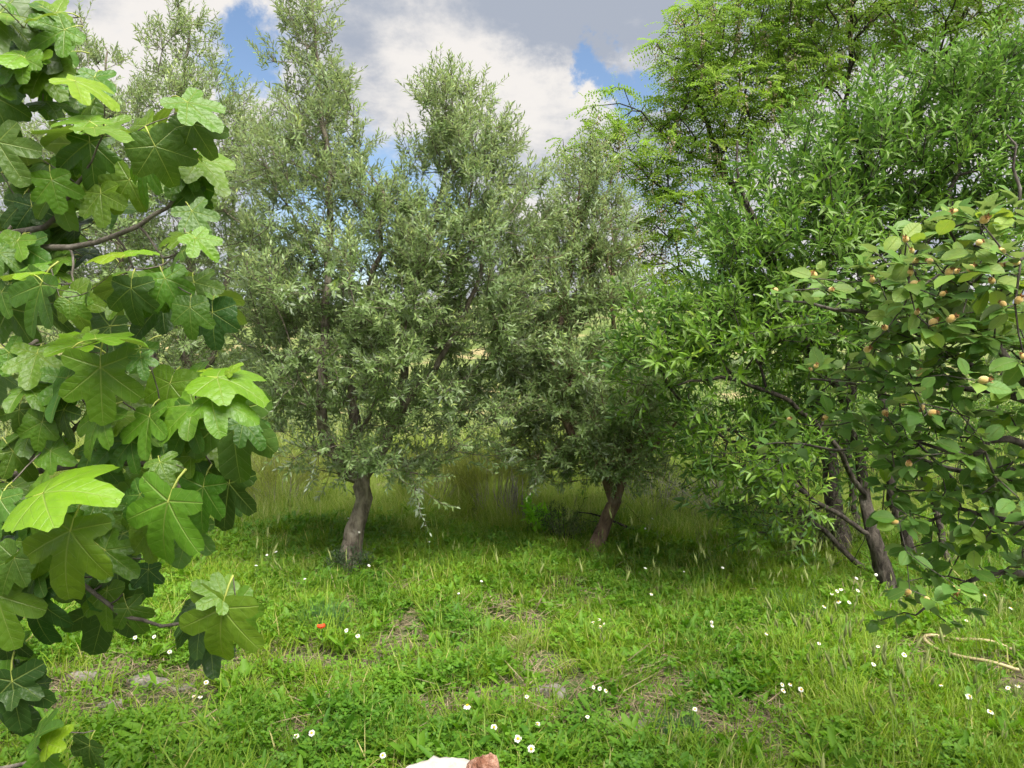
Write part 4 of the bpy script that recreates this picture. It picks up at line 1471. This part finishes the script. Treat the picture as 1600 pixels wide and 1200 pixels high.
for p, d_ in zip(fr_p, fr_dir):
    o = bpy.data.objects.new('fruit', fr_me)
    COL.objects.link(o)
    o.parent = root
    o.matrix_parent_inverse = Matrix.Translation(-root.location)
    sc = rng.uniform(.5, .88)
    o.matrix_basis = Matrix.Translation(tuple(p)) @ Vector(tuple(d_)).to_track_quat('Z', 'Y').to_matrix().to_4x4() @ Matrix.Diagonal((sc, sc, sc * rng.uniform(.9, 1.15), 1))
    c_ = bpy.data.objects.new('calyx', cx_me)
    COL.objects.link(c_)
    c_.parent = o

# ------------------------------------------------------------------ bushes and brush
def bush(name, label, cat, g, w, h, n, leaf_l, leaf_w, mat, stem_mat, stems=14, fine=False, group=None, lean=.5, stem_r=.004):
    root = empty(name, g, label, cat, group)
    mb = MB()
    P, D, N, L, W = [], [], [], [], []
    for k in range(stems):
        az = rng.uniform(0, 6.28)
        rr = math.sqrt(rng.random())
        top = g + np.array([math.cos(az) * w * .5 * rr, math.sin(az) * w * .4 * rr, h * rng.uniform(.55, 1.0) * (1 - .35 * rr * rr)])
        b = g + np.array([math.cos(az) * w * .12, math.sin(az) * w * .12, -.03])
        mid = b * .5 + top * .5 + np.array([0, 0, h * .12]) + rng.normal(0, .02, 3)
        pts = [b, b * .6 + mid * .4 + rng.normal(0, .012, 3), mid, top]
        mb.tube(pts, [stem_r, stem_r * .8, stem_r * .6, stem_r * .25], 4)
        m_ = max(1, n // stems)
        u = rng.uniform(.25, 1.02, m_) ** .8
        c = np.outer(1 - u, mid * .6 + b * .4) + np.outer(u, top) + rng.normal(0, w * .045, (m_, 3))
        P.append(c)
        if fine:
            dd = unit(unit(top - b) * 1.1 + np.array([0, 0, .5]) + rng.normal(0, .35, (m_, 3)))
        else:
            dd = unit(unit(top - b) * .5 + rng.normal(0, .6, (m_, 3)) + np.array([0, 0, .2]))
        nn = np.array([0, -.2, 1.0]) + rng.normal(0, .5, (m_, 3))
        nn = unit(nn - dd * np.sum(nn * dd, 1, keepdims=True))
        D.append(dd)
        N.append(nn)
        L.append(leaf_l * rng.uniform(.6, 1.3, m_))
        W.append(leaf_w * rng.uniform(.7, 1.2, m_))
    link('stems', mb.mesh('stems', True), root, stem_mat)
    if n:
        P, D, N, L, W = map(np.concatenate, (P, D, N, L, W))
        o = link('foliage', leaf_mesh('foliage', P, D, N, L, W, rng.random(len(P)) * .95), root, mat)
        tag(o, kind='stuff')
    return root


def on_ground(px, y):
    """a ground point at a given distance, in the direction of an image column"""
    x = (px - 800) / F * y
    return np.array([x, y, float(ground_h(x, y))])


bush('broom_bush', 'feathery yellow-green broom bush between the two olive trunks', 'bush', on_ground(770, 6.9), 1.1, .78, 6500, .085, .0035, M['broom'], M['dead_wood'], 40, True)
bush('broom_bush', 'low pale broom bush behind the thicker olive trunk', 'bush', on_ground(668, 7.1), 1.0, .66, 5200, .085, .0035, M['broom'], M['dead_wood'], 34, True)
bush('broom_bush', 'grey-green wispy bush in the grass left of the olive trunk', 'bush', on_ground(430, 7.1), 1.2, .70, 5200, .09, .0035, M['broom'], M['dead_wood'], 34, True)
bush('sapling', 'small vivid lime-green sapling beside the reddish olive trunk', 'sapling', on_ground(836, 5.95), .42, .40, 520, .065, .024, M['sapling_leaf'], M['olive_bark'], 9)
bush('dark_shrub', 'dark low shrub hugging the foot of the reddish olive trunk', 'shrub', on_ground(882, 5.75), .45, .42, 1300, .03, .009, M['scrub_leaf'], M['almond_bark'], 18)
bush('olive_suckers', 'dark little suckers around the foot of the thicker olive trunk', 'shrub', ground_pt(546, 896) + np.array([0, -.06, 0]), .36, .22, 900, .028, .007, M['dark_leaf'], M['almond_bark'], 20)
bush('dead_brush', 'bare grey dead twigs standing beside the lime-green sapling', 'brush', on_ground(806, 6.5), .45, .55, 0, 0, 0, None, M['dead_wood'], 26, stem_r=.008)
bush('dead_brush', 'dry grey brushwood lying under the almond branches', 'brush', on_ground(1150, 6.6), 1.5, .50, 500, .03, .009, M['scrub_leaf'], M['dead_wood'], 60, stem_r=.006)
bush('dead_brush', 'dry grey brushwood heaped behind the reddish olive trunk', 'brush', on_ground(1020, 7.0), 1.0, .48, 900, .035, .010, M['scrub_leaf'], M['dead_wood'], 40, stem_r=.006)
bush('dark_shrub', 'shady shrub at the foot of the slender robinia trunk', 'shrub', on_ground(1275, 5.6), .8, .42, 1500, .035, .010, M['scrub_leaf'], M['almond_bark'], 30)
for k, (px, y_, w_, h_) in enumerate([(300, 11, 2.4, 1.5), (470, 13, 2.2, 1.3), (600, 12, 2.0, 1.1), (720, 14, 2.4, 1.4), (880, 12, 2.2, 1.3), (1020, 11, 2.0, 1.4), (1130, 13, 2.4, 1.5), (1240, 10.5, 1.8, 1.2),
                                      (1370, 12, 2.4, 1.6), (1500, 10, 2.0, 1.4), (1640, 12, 2.6, 1.6), (100, 12, 2.6, 1.5), (-80, 10, 2.2, 1.5)]):
    bush('shrub', 'rounded wild shrub on the slope below the meadow', 'shrub', on_ground(px, y_), w_, h_, 1900, .07, .028, M['scrub_leaf'], M['almond_bark'], 30, group='wild shrubs on the slope below')
for px, y_, w_, h_, lb in [(1010, 8.0, 1.6, 1.5, 'leafy green shrub filling the gap right of the reddish olive trunk'), (1130, 8.6, 1.8, 1.8, 'tall leafy shrub behind the low almond branches'),
                           (1235, 7.6, 1.5, 1.5, 'leafy shrub behind the slanting thin stems'), (1350, 8.4, 1.9, 1.9, 'leafy shrub seen between the upright dark trunks'),
                           (1480, 7.4, 1.7, 1.7, 'leafy shrub behind the quince branches'), (1620, 7.0, 1.8, 1.8, 'leafy shrub at the right edge behind the quince')]:
    bush('leafy_shrub', lb, 'shrub', on_ground(px, y_), w_, h_, 3000, .06, .017, M['almond_leaf'], M['almond_bark'], 44)
# thin leaning stems between the almond and the olive
for pts, rd, lb in [([(1052, 862, 6.0), (1010, 838, 6.0), (960, 812, 6.0), (905, 800, 6.0)], [.016, .014, .010, .005], 'thin dark stem leaning left from behind the reddish olive trunk'),
                    ([(1440, 905, 5.3), (1400, 800, 5.4), (1385, 700, 5.5), (1380, 560, 5.6), (1400, 420, 5.7)], [.042, .038, .034, .028, .012], 'dark upright trunk standing just right of the almond trunk'),
                    ([(1348, 895, 5.8), (1338, 820, 5.9), (1330, 740, 6.0), (1322, 620, 6.1), (1335, 480, 6.2)], [.034, .031, .028, .022, .010], 'slim grey trunk rising between the almond and the robinia'),
                    ([(1372, 900, 5.0), (1310, 850, 5.1), (1255, 800, 5.2), (1215, 750, 5.3), (1170, 640, 5.4)], [.022, .020, .018, .014, .006], 'slender stem slanting up left from the almond foot'),
                    ([(1262, 880, 6.0), (1258, 830, 6.1), (1235, 770, 6.2), (1200, 690, 6.3), (1190, 560, 6.4)], [.024, .022, .018, .014, .006], 'thin grey stem left of the robinia trunk'),
                    ([(1490, 910, 5.2), (1470, 830, 5.3), (1440, 720, 5.4), (1430, 560, 5.5)], [.030, .026, .022, .010], 'dark thin trunk glimpsed through the quince leaves')]:
    P3 = [at(*p) for p in pts]
    P3[0] = np.array([P3[0][0], P3[0][1], float(ground_h(P3[0][0], P3[0][1])) - .03])
    tr = Tree()
    ids = tr.limb(P3, rd, wob=.012)
    tgt = np.array([tr.P[i] + unit(rng.normal(0, 1, 3)) * rng.uniform(.15, .45) for i in ids[3:] for _ in range(2)])
    tips = tr.grow(tgt, .2, step=.08, skip=2)
    mb = MB()
    rr = tr.radii(.002)
    tr.wood(mb, rr)
    rt_ = empty('bare_stem', P3[0], lb, 'tree')
    link('trunk', mb.mesh('trunk', True), rt_, M['almond_bark'])
    PP = np.array(tr.P)
    res = shoots(PP[tips], unit(PP[tips] - PP[[tr.par[i] for i in tips]]), 1, .15, 7, .07, .018, .95, whorl=1)
    o = link('crown', leaf_mesh('crown', *res[:6], wide=True), rt_, M['almond_leaf'])
    tag(o, kind='stuff')

# far hillside scrub, one mass
nb = 1900
by = 17 + 200 * rng.random(nb) ** 1.5
bx = (rng.random(nb) * 2 - 1) * (by * .95 + 4)
kp = pat(bx, by, .03, 61, -.6, .6) > rng.random(nb) * .8
bx, by = bx[kp], by[kp]
P, D, N, L, W = [], [], [], [], []
for x_, y_ in zip(bx, by):
    s_ = rng.uniform(.45, 1.0) * (1 + y_ / 90)
    k = 46
    v = unit(rng.normal(0, 1, (k, 3)))
    v[:, 2] = np.abs(v[:, 2])
    c = np.array([x_, y_, float(ground_h(x_, y_)) - .1]) + v * np.array([1, 1, .75]) * s_ * rng.uniform(.55, 1, (k, 1))
    P.append(c)
    dd = unit(v + rng.normal(0, .5, (k, 3)))
    nn = v + rng.normal(0, .4, (k, 3))
    D.append(dd)
    N.append(unit(nn - dd * np.sum(nn * dd, 1, keepdims=True)))
    L.append(np.full(k, s_ * .55))
    W.append(np.full(k, s_ * .38))
P, D, N, L, W = map(np.concatenate, (P, D, N, L, W))
o = link('hillside_scrub', leaf_mesh('hillside_scrub', P, D, N, L, W, rng.random(len(P)) * .8), None, M['scrub_leaf'])
tag(o, 'scattered dark scrub dotting the far hillside', 'scrub', kind='stuff')

# ------------------------------------------------------------------ stones
m, t = new_mat('grey_stone')
tcx = t.node('ShaderNodeNewGeometry').outputs['Position']
n1 = t.noise(tcx, 14.0, 6.0, .65)
n2 = t.noise(tcx, 70.0, 5.0, .7)
c = t.mix(t.smooth(n1, .35, .65), (0.15, 0.14, 0.125), (0.31, 0.285, 0.25))
c = t.mix(t.smooth(n2, .55, .7, 0, .6), c, (0.36, 0.345, 0.31))
bp = t.node('ShaderNodeBump')
bp.inputs['Distance'].default_value = .01
t.l.new(t.math('ADD', n1, n2), bp.inputs['Height'])
finish(t, principled(t, c, .9, .2, bp.outputs[0]))
M['stone'] = m


def stone(px, py, wx, wy, hz, label, mat='stone', name='stone', cat='stone'):
    g = ground_pt(px, py)
    n_, mrows = 14, 5
    ph = rng.uniform(0, 6.28, 3)
    an = np.arange(n_) / n_ * 2 * math.pi
    rr = 1 + .16 * np.sin(2 * an + ph[0]) + .10 * np.sin(3 * an + ph[1]) + .06 * np.sin(5 * an + ph[2])
    V, prof = [], [(.85, -.5), (1.0, -.1), (.97, .55), (.80, .90), (.45, 1.02)]
    for q, z_ in prof:
        V.append(np.stack([rr * q * wx * .5 * np.cos(an), rr * q * wy * .5 * np.sin(an), np.full(n_, z_ * hz)], -1) + rng.normal(0, hz * .07, (n_, 3)))
    V = np.concatenate(V + [np.array([[0, 0, hz * 1.03]])])
    ii = np.arange(n_ * mrows).reshape(mrows, n_)
    a0, b0 = ii[:-1], ii[1:]
    Q_ = np.stack([a0, np.roll(a0, -1, 1), np.roll(b0, -1, 1), b0], -1).reshape(-1, 4)
    e = ii[-1]
    T_ = np.stack([e, np.roll(e, -1), np.full(n_, n_ * mrows)], -1)
    o = link(name, mesh_np(name, V + g, [T_, Q_]), None, M[mat])
    return tag(o, label, cat)


stone(868, 1086, .10, .11, .035, 'squarish tan-grey stone in the grass near the middle')
stone(838, 1078, .10, .07, .022, 'small tan stone just left of the squarish grey stone')
stone(985, 1133, .19, .11, .022, 'broad flat dark grey stone in the bare patch')
stone(1046, 1092, .13, .07, .022, 'flat dark stone half sunk behind the broad grey stone')
stone(228, 1068, .20, .10, .028, 'pale flat stone slab in the grass under the fig leaves')
stone(288, 1078, .12, .07, .022, 'narrow pale stone at the end of the row under the fig')
stone(130, 1060, .16, .09, .026, 'grey-brown flat stone nearest the left edge')
stone(175, 1103, .11, .06, .022, 'small grey stone in front of the pale slabs')

# ------------------------------------------------------------------ white pedestal with a pink lump
m, t = new_mat('white_stone')
tcx = t.node('ShaderNodeNewGeometry').outputs['Position']
n1 = t.noise(tcx, 40.0, 6.0, .7)
n2 = t.noise(tcx, 180.0, 3.0, .6)
c = t.mix(t.smooth(n1, .5, .7, 0, .6), (0.36, 0.34, 0.31), (0.24, 0.22, 0.19))
c = t.mix(t.smooth(n2, .68, .74), c, (0.16, 0.14, 0.11))
bp = t.node('ShaderNodeBump')
bp.inputs['Distance'].default_value = .003
t.l.new(n1, bp.inputs['Height'])
finish(t, principled(t, c, .8, .25, bp.outputs[0]))
M['white_stone'] = m
pd = at(690, 1228, 1.75)
root = empty('stone_pedestal', (pd[0], pd[1], 0), 'round weathered white stone basin cut by the bottom edge', 'basin')
H = pd[2]
mb = MB()
lathe(mb, [(.10, -.05), (.105, .03), (.085, .06), (.05, .10), (.045, H - .16), (.06, H - .10)], 32)
me = mb.mesh('column', True)
o = bpy.data.objects.new('column', me)
me.materials.append(M['white_stone'])
COL.objects.link(o)
o.parent = root
mb = MB()
lathe(mb, [(.055, H - .105), (.095, H - .075), (.118, H - .035), (.124, H - .010), (.121, H), (.112, H + .003), (.104, H - .004), (.090, H - .022), (.05, H - .034), (.001, H - .036)], 48, lump=.004)
me = mb.mesh('basin', True)
me.materials.append(M['white_stone'])
o = bpy.data.objects.new('bowl', me)
COL.objects.link(o)
o.parent = root
m, t = new_mat('pink_stone')
tcx = t.node('ShaderNodeNewGeometry').outputs['Position']
n1 = t.noise(tcx, 45.0, 6.0, .65)
n2 = t.noise(tcx, 120.0, 4.0, .65)
c = t.mix(t.smooth(n1, .38, .62), (0.17, 0.075, 0.045), (0.38, 0.22, 0.16))
c = t.mix(t.smooth(n2, .60, .78), c, (0.42, 0.34, 0.27))
bp = t.node('ShaderNodeBump')
bp.inputs['Distance'].default_value = .006
t.l.new(t.math('ADD', n1, n2), bp.inputs['Height'])
finish(t, principled(t, c, .85, .2, bp.outputs[0]))
M['pink'] = m
mb = MB()
cp_ = at(752, 1206, 1.75)
for (ox, oz, sx, sz) in [(0, 0, .030, .030), (.020, .016, .022, .026), (-.018, -.004, .022, .024), (.006, .022, .018, .018), (-.008, .012, .02, .02)]:
    n_ = 16
    pr = [(math.sin(q) * sx, -math.cos(q) * sz) for q in np.linspace(.05, math.pi - .05, 9)]
    sub = MB()
    lathe(sub, pr, n_, lump=.09)
    V = np.concatenate(sub.V) + cp_ + np.array([ox, rng.normal(0, .006), oz])
    mb.add(V, None, np.concatenate(sub.Q))
tag(link('pink_stone', mb.mesh('pink_stone', False), None, M['pink']), 'crumbly pinkish-brown lump resting on the white basin rim', 'stone')

# ------------------------------------------------------------------ hose
m, t = new_mat('hose_rubber')
n1 = t.noise(t.node('ShaderNodeNewGeometry').outputs['Position'], 30.0, 4.0)
finish(t, principled(t, t.mix(n1, (0.30, 0.24, 0.12), (0.46, 0.39, 0.23)), .6, .3))
M['hose'] = m
hp = [ground_pt(*q) + np.array([0, 0, .058 + .012 * math.sin(q[0] * .05)]) for q in [(1760, 1052), (1660, 1042), (1600, 1034), (1545, 1022), (1490, 1012), (1455, 1007), (1443, 1014), (1460, 1027), (1500, 1042), (1550, 1056), (1600, 1063), (1680, 1070), (1780, 1090)]]
tr = Tree()
ids = tr.limb(hp, [.0088] * len(hp), step=.03, wob=.0008)
mb = MB()
mb.tube(np.array(tr.P), .0088, 10)
tag(link('garden_hose', mb.mesh('garden_hose', True), None, M['hose']), 'faded tan garden hose looping through the grass at the right', 'hose')

# ------------------------------------------------------------------ flowers
def flat_mat(name, c, rough=.7, tr_=None):
    m, t = new_mat(name)
    if tr_:
        leafy(t, c, rough, .2, c, tr_)
    else:
        finish(t, principled(t, c, rough, .2))
    M[name] = m


flat_mat('petal_white', (0.78, 0.77, 0.72), .6, .25)
flat_mat('disc_yellow', (0.70, 0.38, 0.02), .8)
flat_mat('stem_green', (0.09, 0.17, 0.035), .6)
flat_mat('petal_red', (0.72, 0.09, 0.025), .55, .35)
flat_mat('poppy_core', (0.03, 0.03, 0.02), .8)


def petals_mesh(np_, seed, droop, rad=.0122):
    R = np.random.default_rng(seed)
    mb = MB()
    for k in range(np_):
        a_ = k / np_ * 2 * math.pi + R.normal(0, .06)
        u_ = np.array([math.cos(a_), math.sin(a_), 0])
        v_ = np.array([-u_[1], u_[0], 0])
        l_ = rad * R.uniform(.88, 1.08)
        w_ = rad * 2.6 / np_
        dr = droop + R.normal(0, .12)
        V = []
        for q, ww in ((.22, .5), (.6, 1.0), (.9, .85), (1.0, .35)):
            z_ = -dr * (q - .22) ** 1.5 * rad + .0006 * (k % 2)
            V += [u_ * l_ * q - v_ * w_ * ww + np.array([0, 0, z_]), u_ * l_ * q + v_ * w_ * ww + np.array([0, 0, z_])]
        mb.add(V, None, [[0, 2, 3, 1], [2, 4, 5, 3], [4, 6, 7, 5]])
    me = mb.mesh('petals')
    me.materials.append(M['petal_white'])
    return me


PET = [petals_mesh(13, 1, .1), petals_mesh(15, 2, .5), petals_mesh(12, 3, -.2), petals_mesh(11, 4, 1.0)]
mb = MB()
lathe(mb, [(.0046, -.0006), (.0050, .001), (.0044, .0024), (.0028, .0034), (.0004, .0038)], 12, lump=.02)
DISC = mb.mesh('disc', True)
DISC.materials.append(M['disc_yellow'])


def flower_at(px, py, h, tilt=(0, 0), scale=1.0, label='', group=None, var=0, name='daisy', cat='flower'):
    """px, py is where the head shows; the stem drops to the ground below it"""
    d_ = pix_dir(px, py)
    t_ = (CAMZ - h) / -d_[2]
    head = C_P + d_ * t_
    g = np.array([head[0] + rng.normal(0, .02), head[1] + rng.normal(0, .02), 0])
    g[2] = float(ground_h(g[0], g[1]))
    rt = empty(name, g, label, cat, group)
    nrm = unit(np.array([tilt[0], tilt[1], 1.0]))
    mb = MB()
    mb.tube([g + np.array([0, 0, -.01]), g * .5 + head * .5 + rng.normal(0, .006, 3), head - nrm * .003], [.0013, .0011, .0010], 4)
    link('stem', mb.mesh('stem', True), rt, M['stem_green'])
    Mx = Matrix.Translation(tuple(head)) @ Vector(tuple(nrm)).to_track_quat('Z', 'Y').to_matrix().to_4x4() @ Matrix.Rotation(rng.uniform(0, 6), 4, 'Z') @ Matrix.Scale(scale, 4)
    for nm, me in (('petals', PET[var]), ('disc', DISC)):
        o = bpy.data.objects.new(nm, me)
        COL.objects.link(o)
        o.parent = rt
        o.matrix_parent_inverse = Matrix.Translation(-rt.location)
        o.matrix_basis = Mx
    return rt


NEAR = [(730, 1102, .15, (.05, -.1), 1.25, 'big daisy with drooping petals and raised orange centre above the basin', 3),
        (772, 1136, .12, (.2, -.9), 1.05, 'white daisy just above and right of the pink lump', 1), (809, 1154, .13, (.1, -1.0), 1.2, 'full white daisy between two others near the bottom edge', 0),
        (830, 1170, .13, (.1, -1.2), 1.2, 'open white daisy lowest of the bottom row right of the basin', 2), (840, 1131, .11, (0, -.7), .9, 'round white daisy right of and above the bottom trio', 1),
        (598, 1180, .11, (0, -.8), .95, 'white daisy at the bottom edge left of the basin', 1), (463, 1150, .10, (0, -.6), .95, 'left one of the daisy pair at the lower left', 0),
        (487, 1145, .11, (.1, -.8), 1.05, 'right one of the daisy pair at the lower left', 1), (918, 1120, .10, (0, -.5), .7, 'small white daisy below the squarish grey stone', 0),
        (823, 1088, .12, (0, -.6), .75, 'small white daisy left of the squarish grey stone', 1), (1086, 1108, .10, (.1, -.6), .85, 'single white daisy right of the broad flat stone', 0),
        (1252, 1077, .16, (.3, -1.0), 1.0, 'roundest daisy of the group in the tall right grass', 1), (1413, 1023, .18, (.2, -.8), 1.0, 'upper white daisy between the right grass and the hose', 0),
        (1515, 1088, .14, (.2, -.7), 1.2, 'large white daisy in the shade below the hose', 1), (1547, 1112, .12, (.2, -.3), 1.2, 'flat white daisy in the lowest shade at the right', 0),
        (502, 981, .16, None, 1, '', 0)]
for x_, y_, h_, tl, sc, lb, v_ in NEAR:
    if tl is not None:
        flower_at(x_, y_, h_, tl, sc, lb, None, v_)
CLUST = [([(927, 1074), (937, 1076), (947, 1079)], 'small white daisy in the trio behind the flat stones', .8), ([(927, 973), (936, 968), (945, 975), (938, 979)], 'small white daisy in the tight foursome in mid meadow', .8),
         ([(1222, 1070), (1224, 1079), (1235, 1069)], 'small white daisy left of the roundest right-hand daisy', .85), ([(541, 985), (559, 993)], 'small white daisy just right of the lone red poppy', .9),
         ([(303, 1088), (313, 1089), (322, 1066)], 'small white daisy below the lowest fig sprig', .9), ([(211, 996), (241, 995), (265, 1018)], 'small white daisy seen under the fig branch', .9),
         ([(1112, 972), (1113, 978), (1018, 928)], 'tiny white daisy right of the tight foursome', .8),
         ([(1300, 928), (1308, 924), (1314, 921), (1310, 940), (1327, 941), (1288, 948), (1340, 923)], 'tiny white daisy in the drift left of the almond trunk foot', 1.0),
         ([(1198, 990), (1280, 1005), (1372, 1010), (1365, 1038), (1470, 1070)], 'small white daisy scattered in the right-hand grass', .8),
         ([(1520, 952), (1510, 970), (1540, 930), (1580, 950), (1575, 1075), (1590, 1072)], 'small white daisy in the grass behind the hose', .9)]
for pts, lb, sc in CLUST:
    for x_, y_ in pts:
        flower_at(x_, y_, rng.uniform(.10, .2), (rng.normal(.1, .3), -.6 + rng.normal(0, .3)), sc * rng.uniform(.85, 1.1), lb, lb.replace('small white daisy', 'daisies').replace('tiny white daisy', 'daisies'), int(rng.integers(0, 3)))
mb = MB()
lathe(mb, [(.0005, 0), (.008, .0005), (.0125, .003), (.008, .006), (.0005, .0075)], 7)
TINY = mb.mesh('tiny_flower')
TINY.materials.append(M['petal_white'])
for k in range(34):
    px, py = rng.uniform(330, 1560), rng.uniform(795, 935)
    if 800 < px < 1000 and rng.random() < .5:
        continue
    h_ = rng.uniform(.18, .32)
    d_ = pix_dir(px, py)
    head = C_P + d_ * (CAMZ - h_) / -d_[2]
    g = np.array([head[0], head[1], float(ground_h(head[0], head[1]))])
    rt = empty('meadow_flower', g, 'tiny white flower head dotted in the tall far grass', 'flower', 'tiny white flowers in the far grass')
    mb = MB()
    mb.tube([g, head], .0012, 3)
    link('stem', mb.mesh('stem'), rt, M['stem_green'])
    o = bpy.data.objects.new('flower_head', TINY)
    COL.objects.link(o)
    o.parent = rt
    o.location = tuple(head - g)
    o.rotation_euler = (rng.normal(.2, .3), rng.normal(0, .3), 0)
    o.scale = (rng.uniform(.5, 1.0),) * 3


def poppy(px, py, h, sc, label):
    d_ = pix_dir(px, py)
    head = C_P + d_ * (CAMZ - h) / -d_[2]
    g = np.array([head[0] + .01, head[1] + .01, 0])
    g[2] = float(ground_h(g[0], g[1]))
    rt = empty('poppy', g, label, 'flower')
    mb = MB()
    mb.tube([g, g * .5 + head * .5 + rng.normal(0, .006, 3), head], [.0014, .0012, .001], 4)
    link('stem', mb.mesh('stem', True), rt, M['stem_green'])
    for k in range(4):
        a_ = k * math.pi / 2 + .3
        u_ = np.array([math.cos(a_), math.sin(a_), 0])
        v_ = np.array([-u_[1], u_[0], 0])
        V = []
        for q, ww, z_ in ((.08, .2, 0), (.5, .8, .22), (.9, 1.0, .55), (1.02, .7, .75)):
            for s_ in (-1, 0, 1):
                V.append(head + sc * (u_ * .024 * (q - .12 * abs(s_)) + v_ * .022 * ww * s_ + np.array([0, 0, .020 * z_ + .004 * abs(s_) + rng.normal(0, .0008)])))
        Q_ = [[i * 3 + j, i * 3 + j + 1, i * 3 + j + 4, i * 3 + j + 3] for i in range(3) for j in range(2)]
        mb = MB()
        mb.add(V, None, Q_)
        link('petal', mb.mesh('petal', True), rt, M['petal_red'])
    mb = MB()
    lathe(mb, [(.0005, 0), (.004, .001), (.0045, .006), (.0005, .008)], 8)
    me = mb.mesh('core', True)
    me.materials.append(M['poppy_core'])
    o = bpy.data.objects.new('core', me)
    COL.objects.link(o)
    o.parent = rt
    o.location = tuple(head - g)


poppy(502, 982, .18, .9, 'single red poppy in the clover near the grey olive trunk')
# a tuft of fine blue-green grass stands out at two places
m_t = grass_mat('blue_grass', (0.045, 0.115, 0.040), (0.085, 0.185, 0.060), (0.12, 0.2, 0.07))
for px, py, w_, h_, lb in [(1058, 1168, .10, .17, 'dense blue-green grass tuft near the bottom edge'), (505, 992, .12, .22, 'blue-green grass tuft around the single red poppy'), (1240, 968, .14, .2, 'dark green grass tuft in the shade left of the almond trunk')]:
    g = ground_pt(px, py)
    mb = MB()
    for k in range(420):
        a_ = rng.uniform(0, 6.28)
        q = math.sqrt(rng.random())
        blade(mb, g + np.array([math.cos(a_) * q * w_, math.sin(a_) * q * w_, -.01]), h_ * rng.uniform(.5, 1.0), .0022, a_ + rng.normal(0, .7), rng.uniform(.05, .5) * (q + .3), rng.uniform(0, .5), rng.random() * .88, rng)
    tag(link('grass_tuft', mb.mesh('grass_tuft', False, 'rnd'), None, m_t), lb, 'plant')
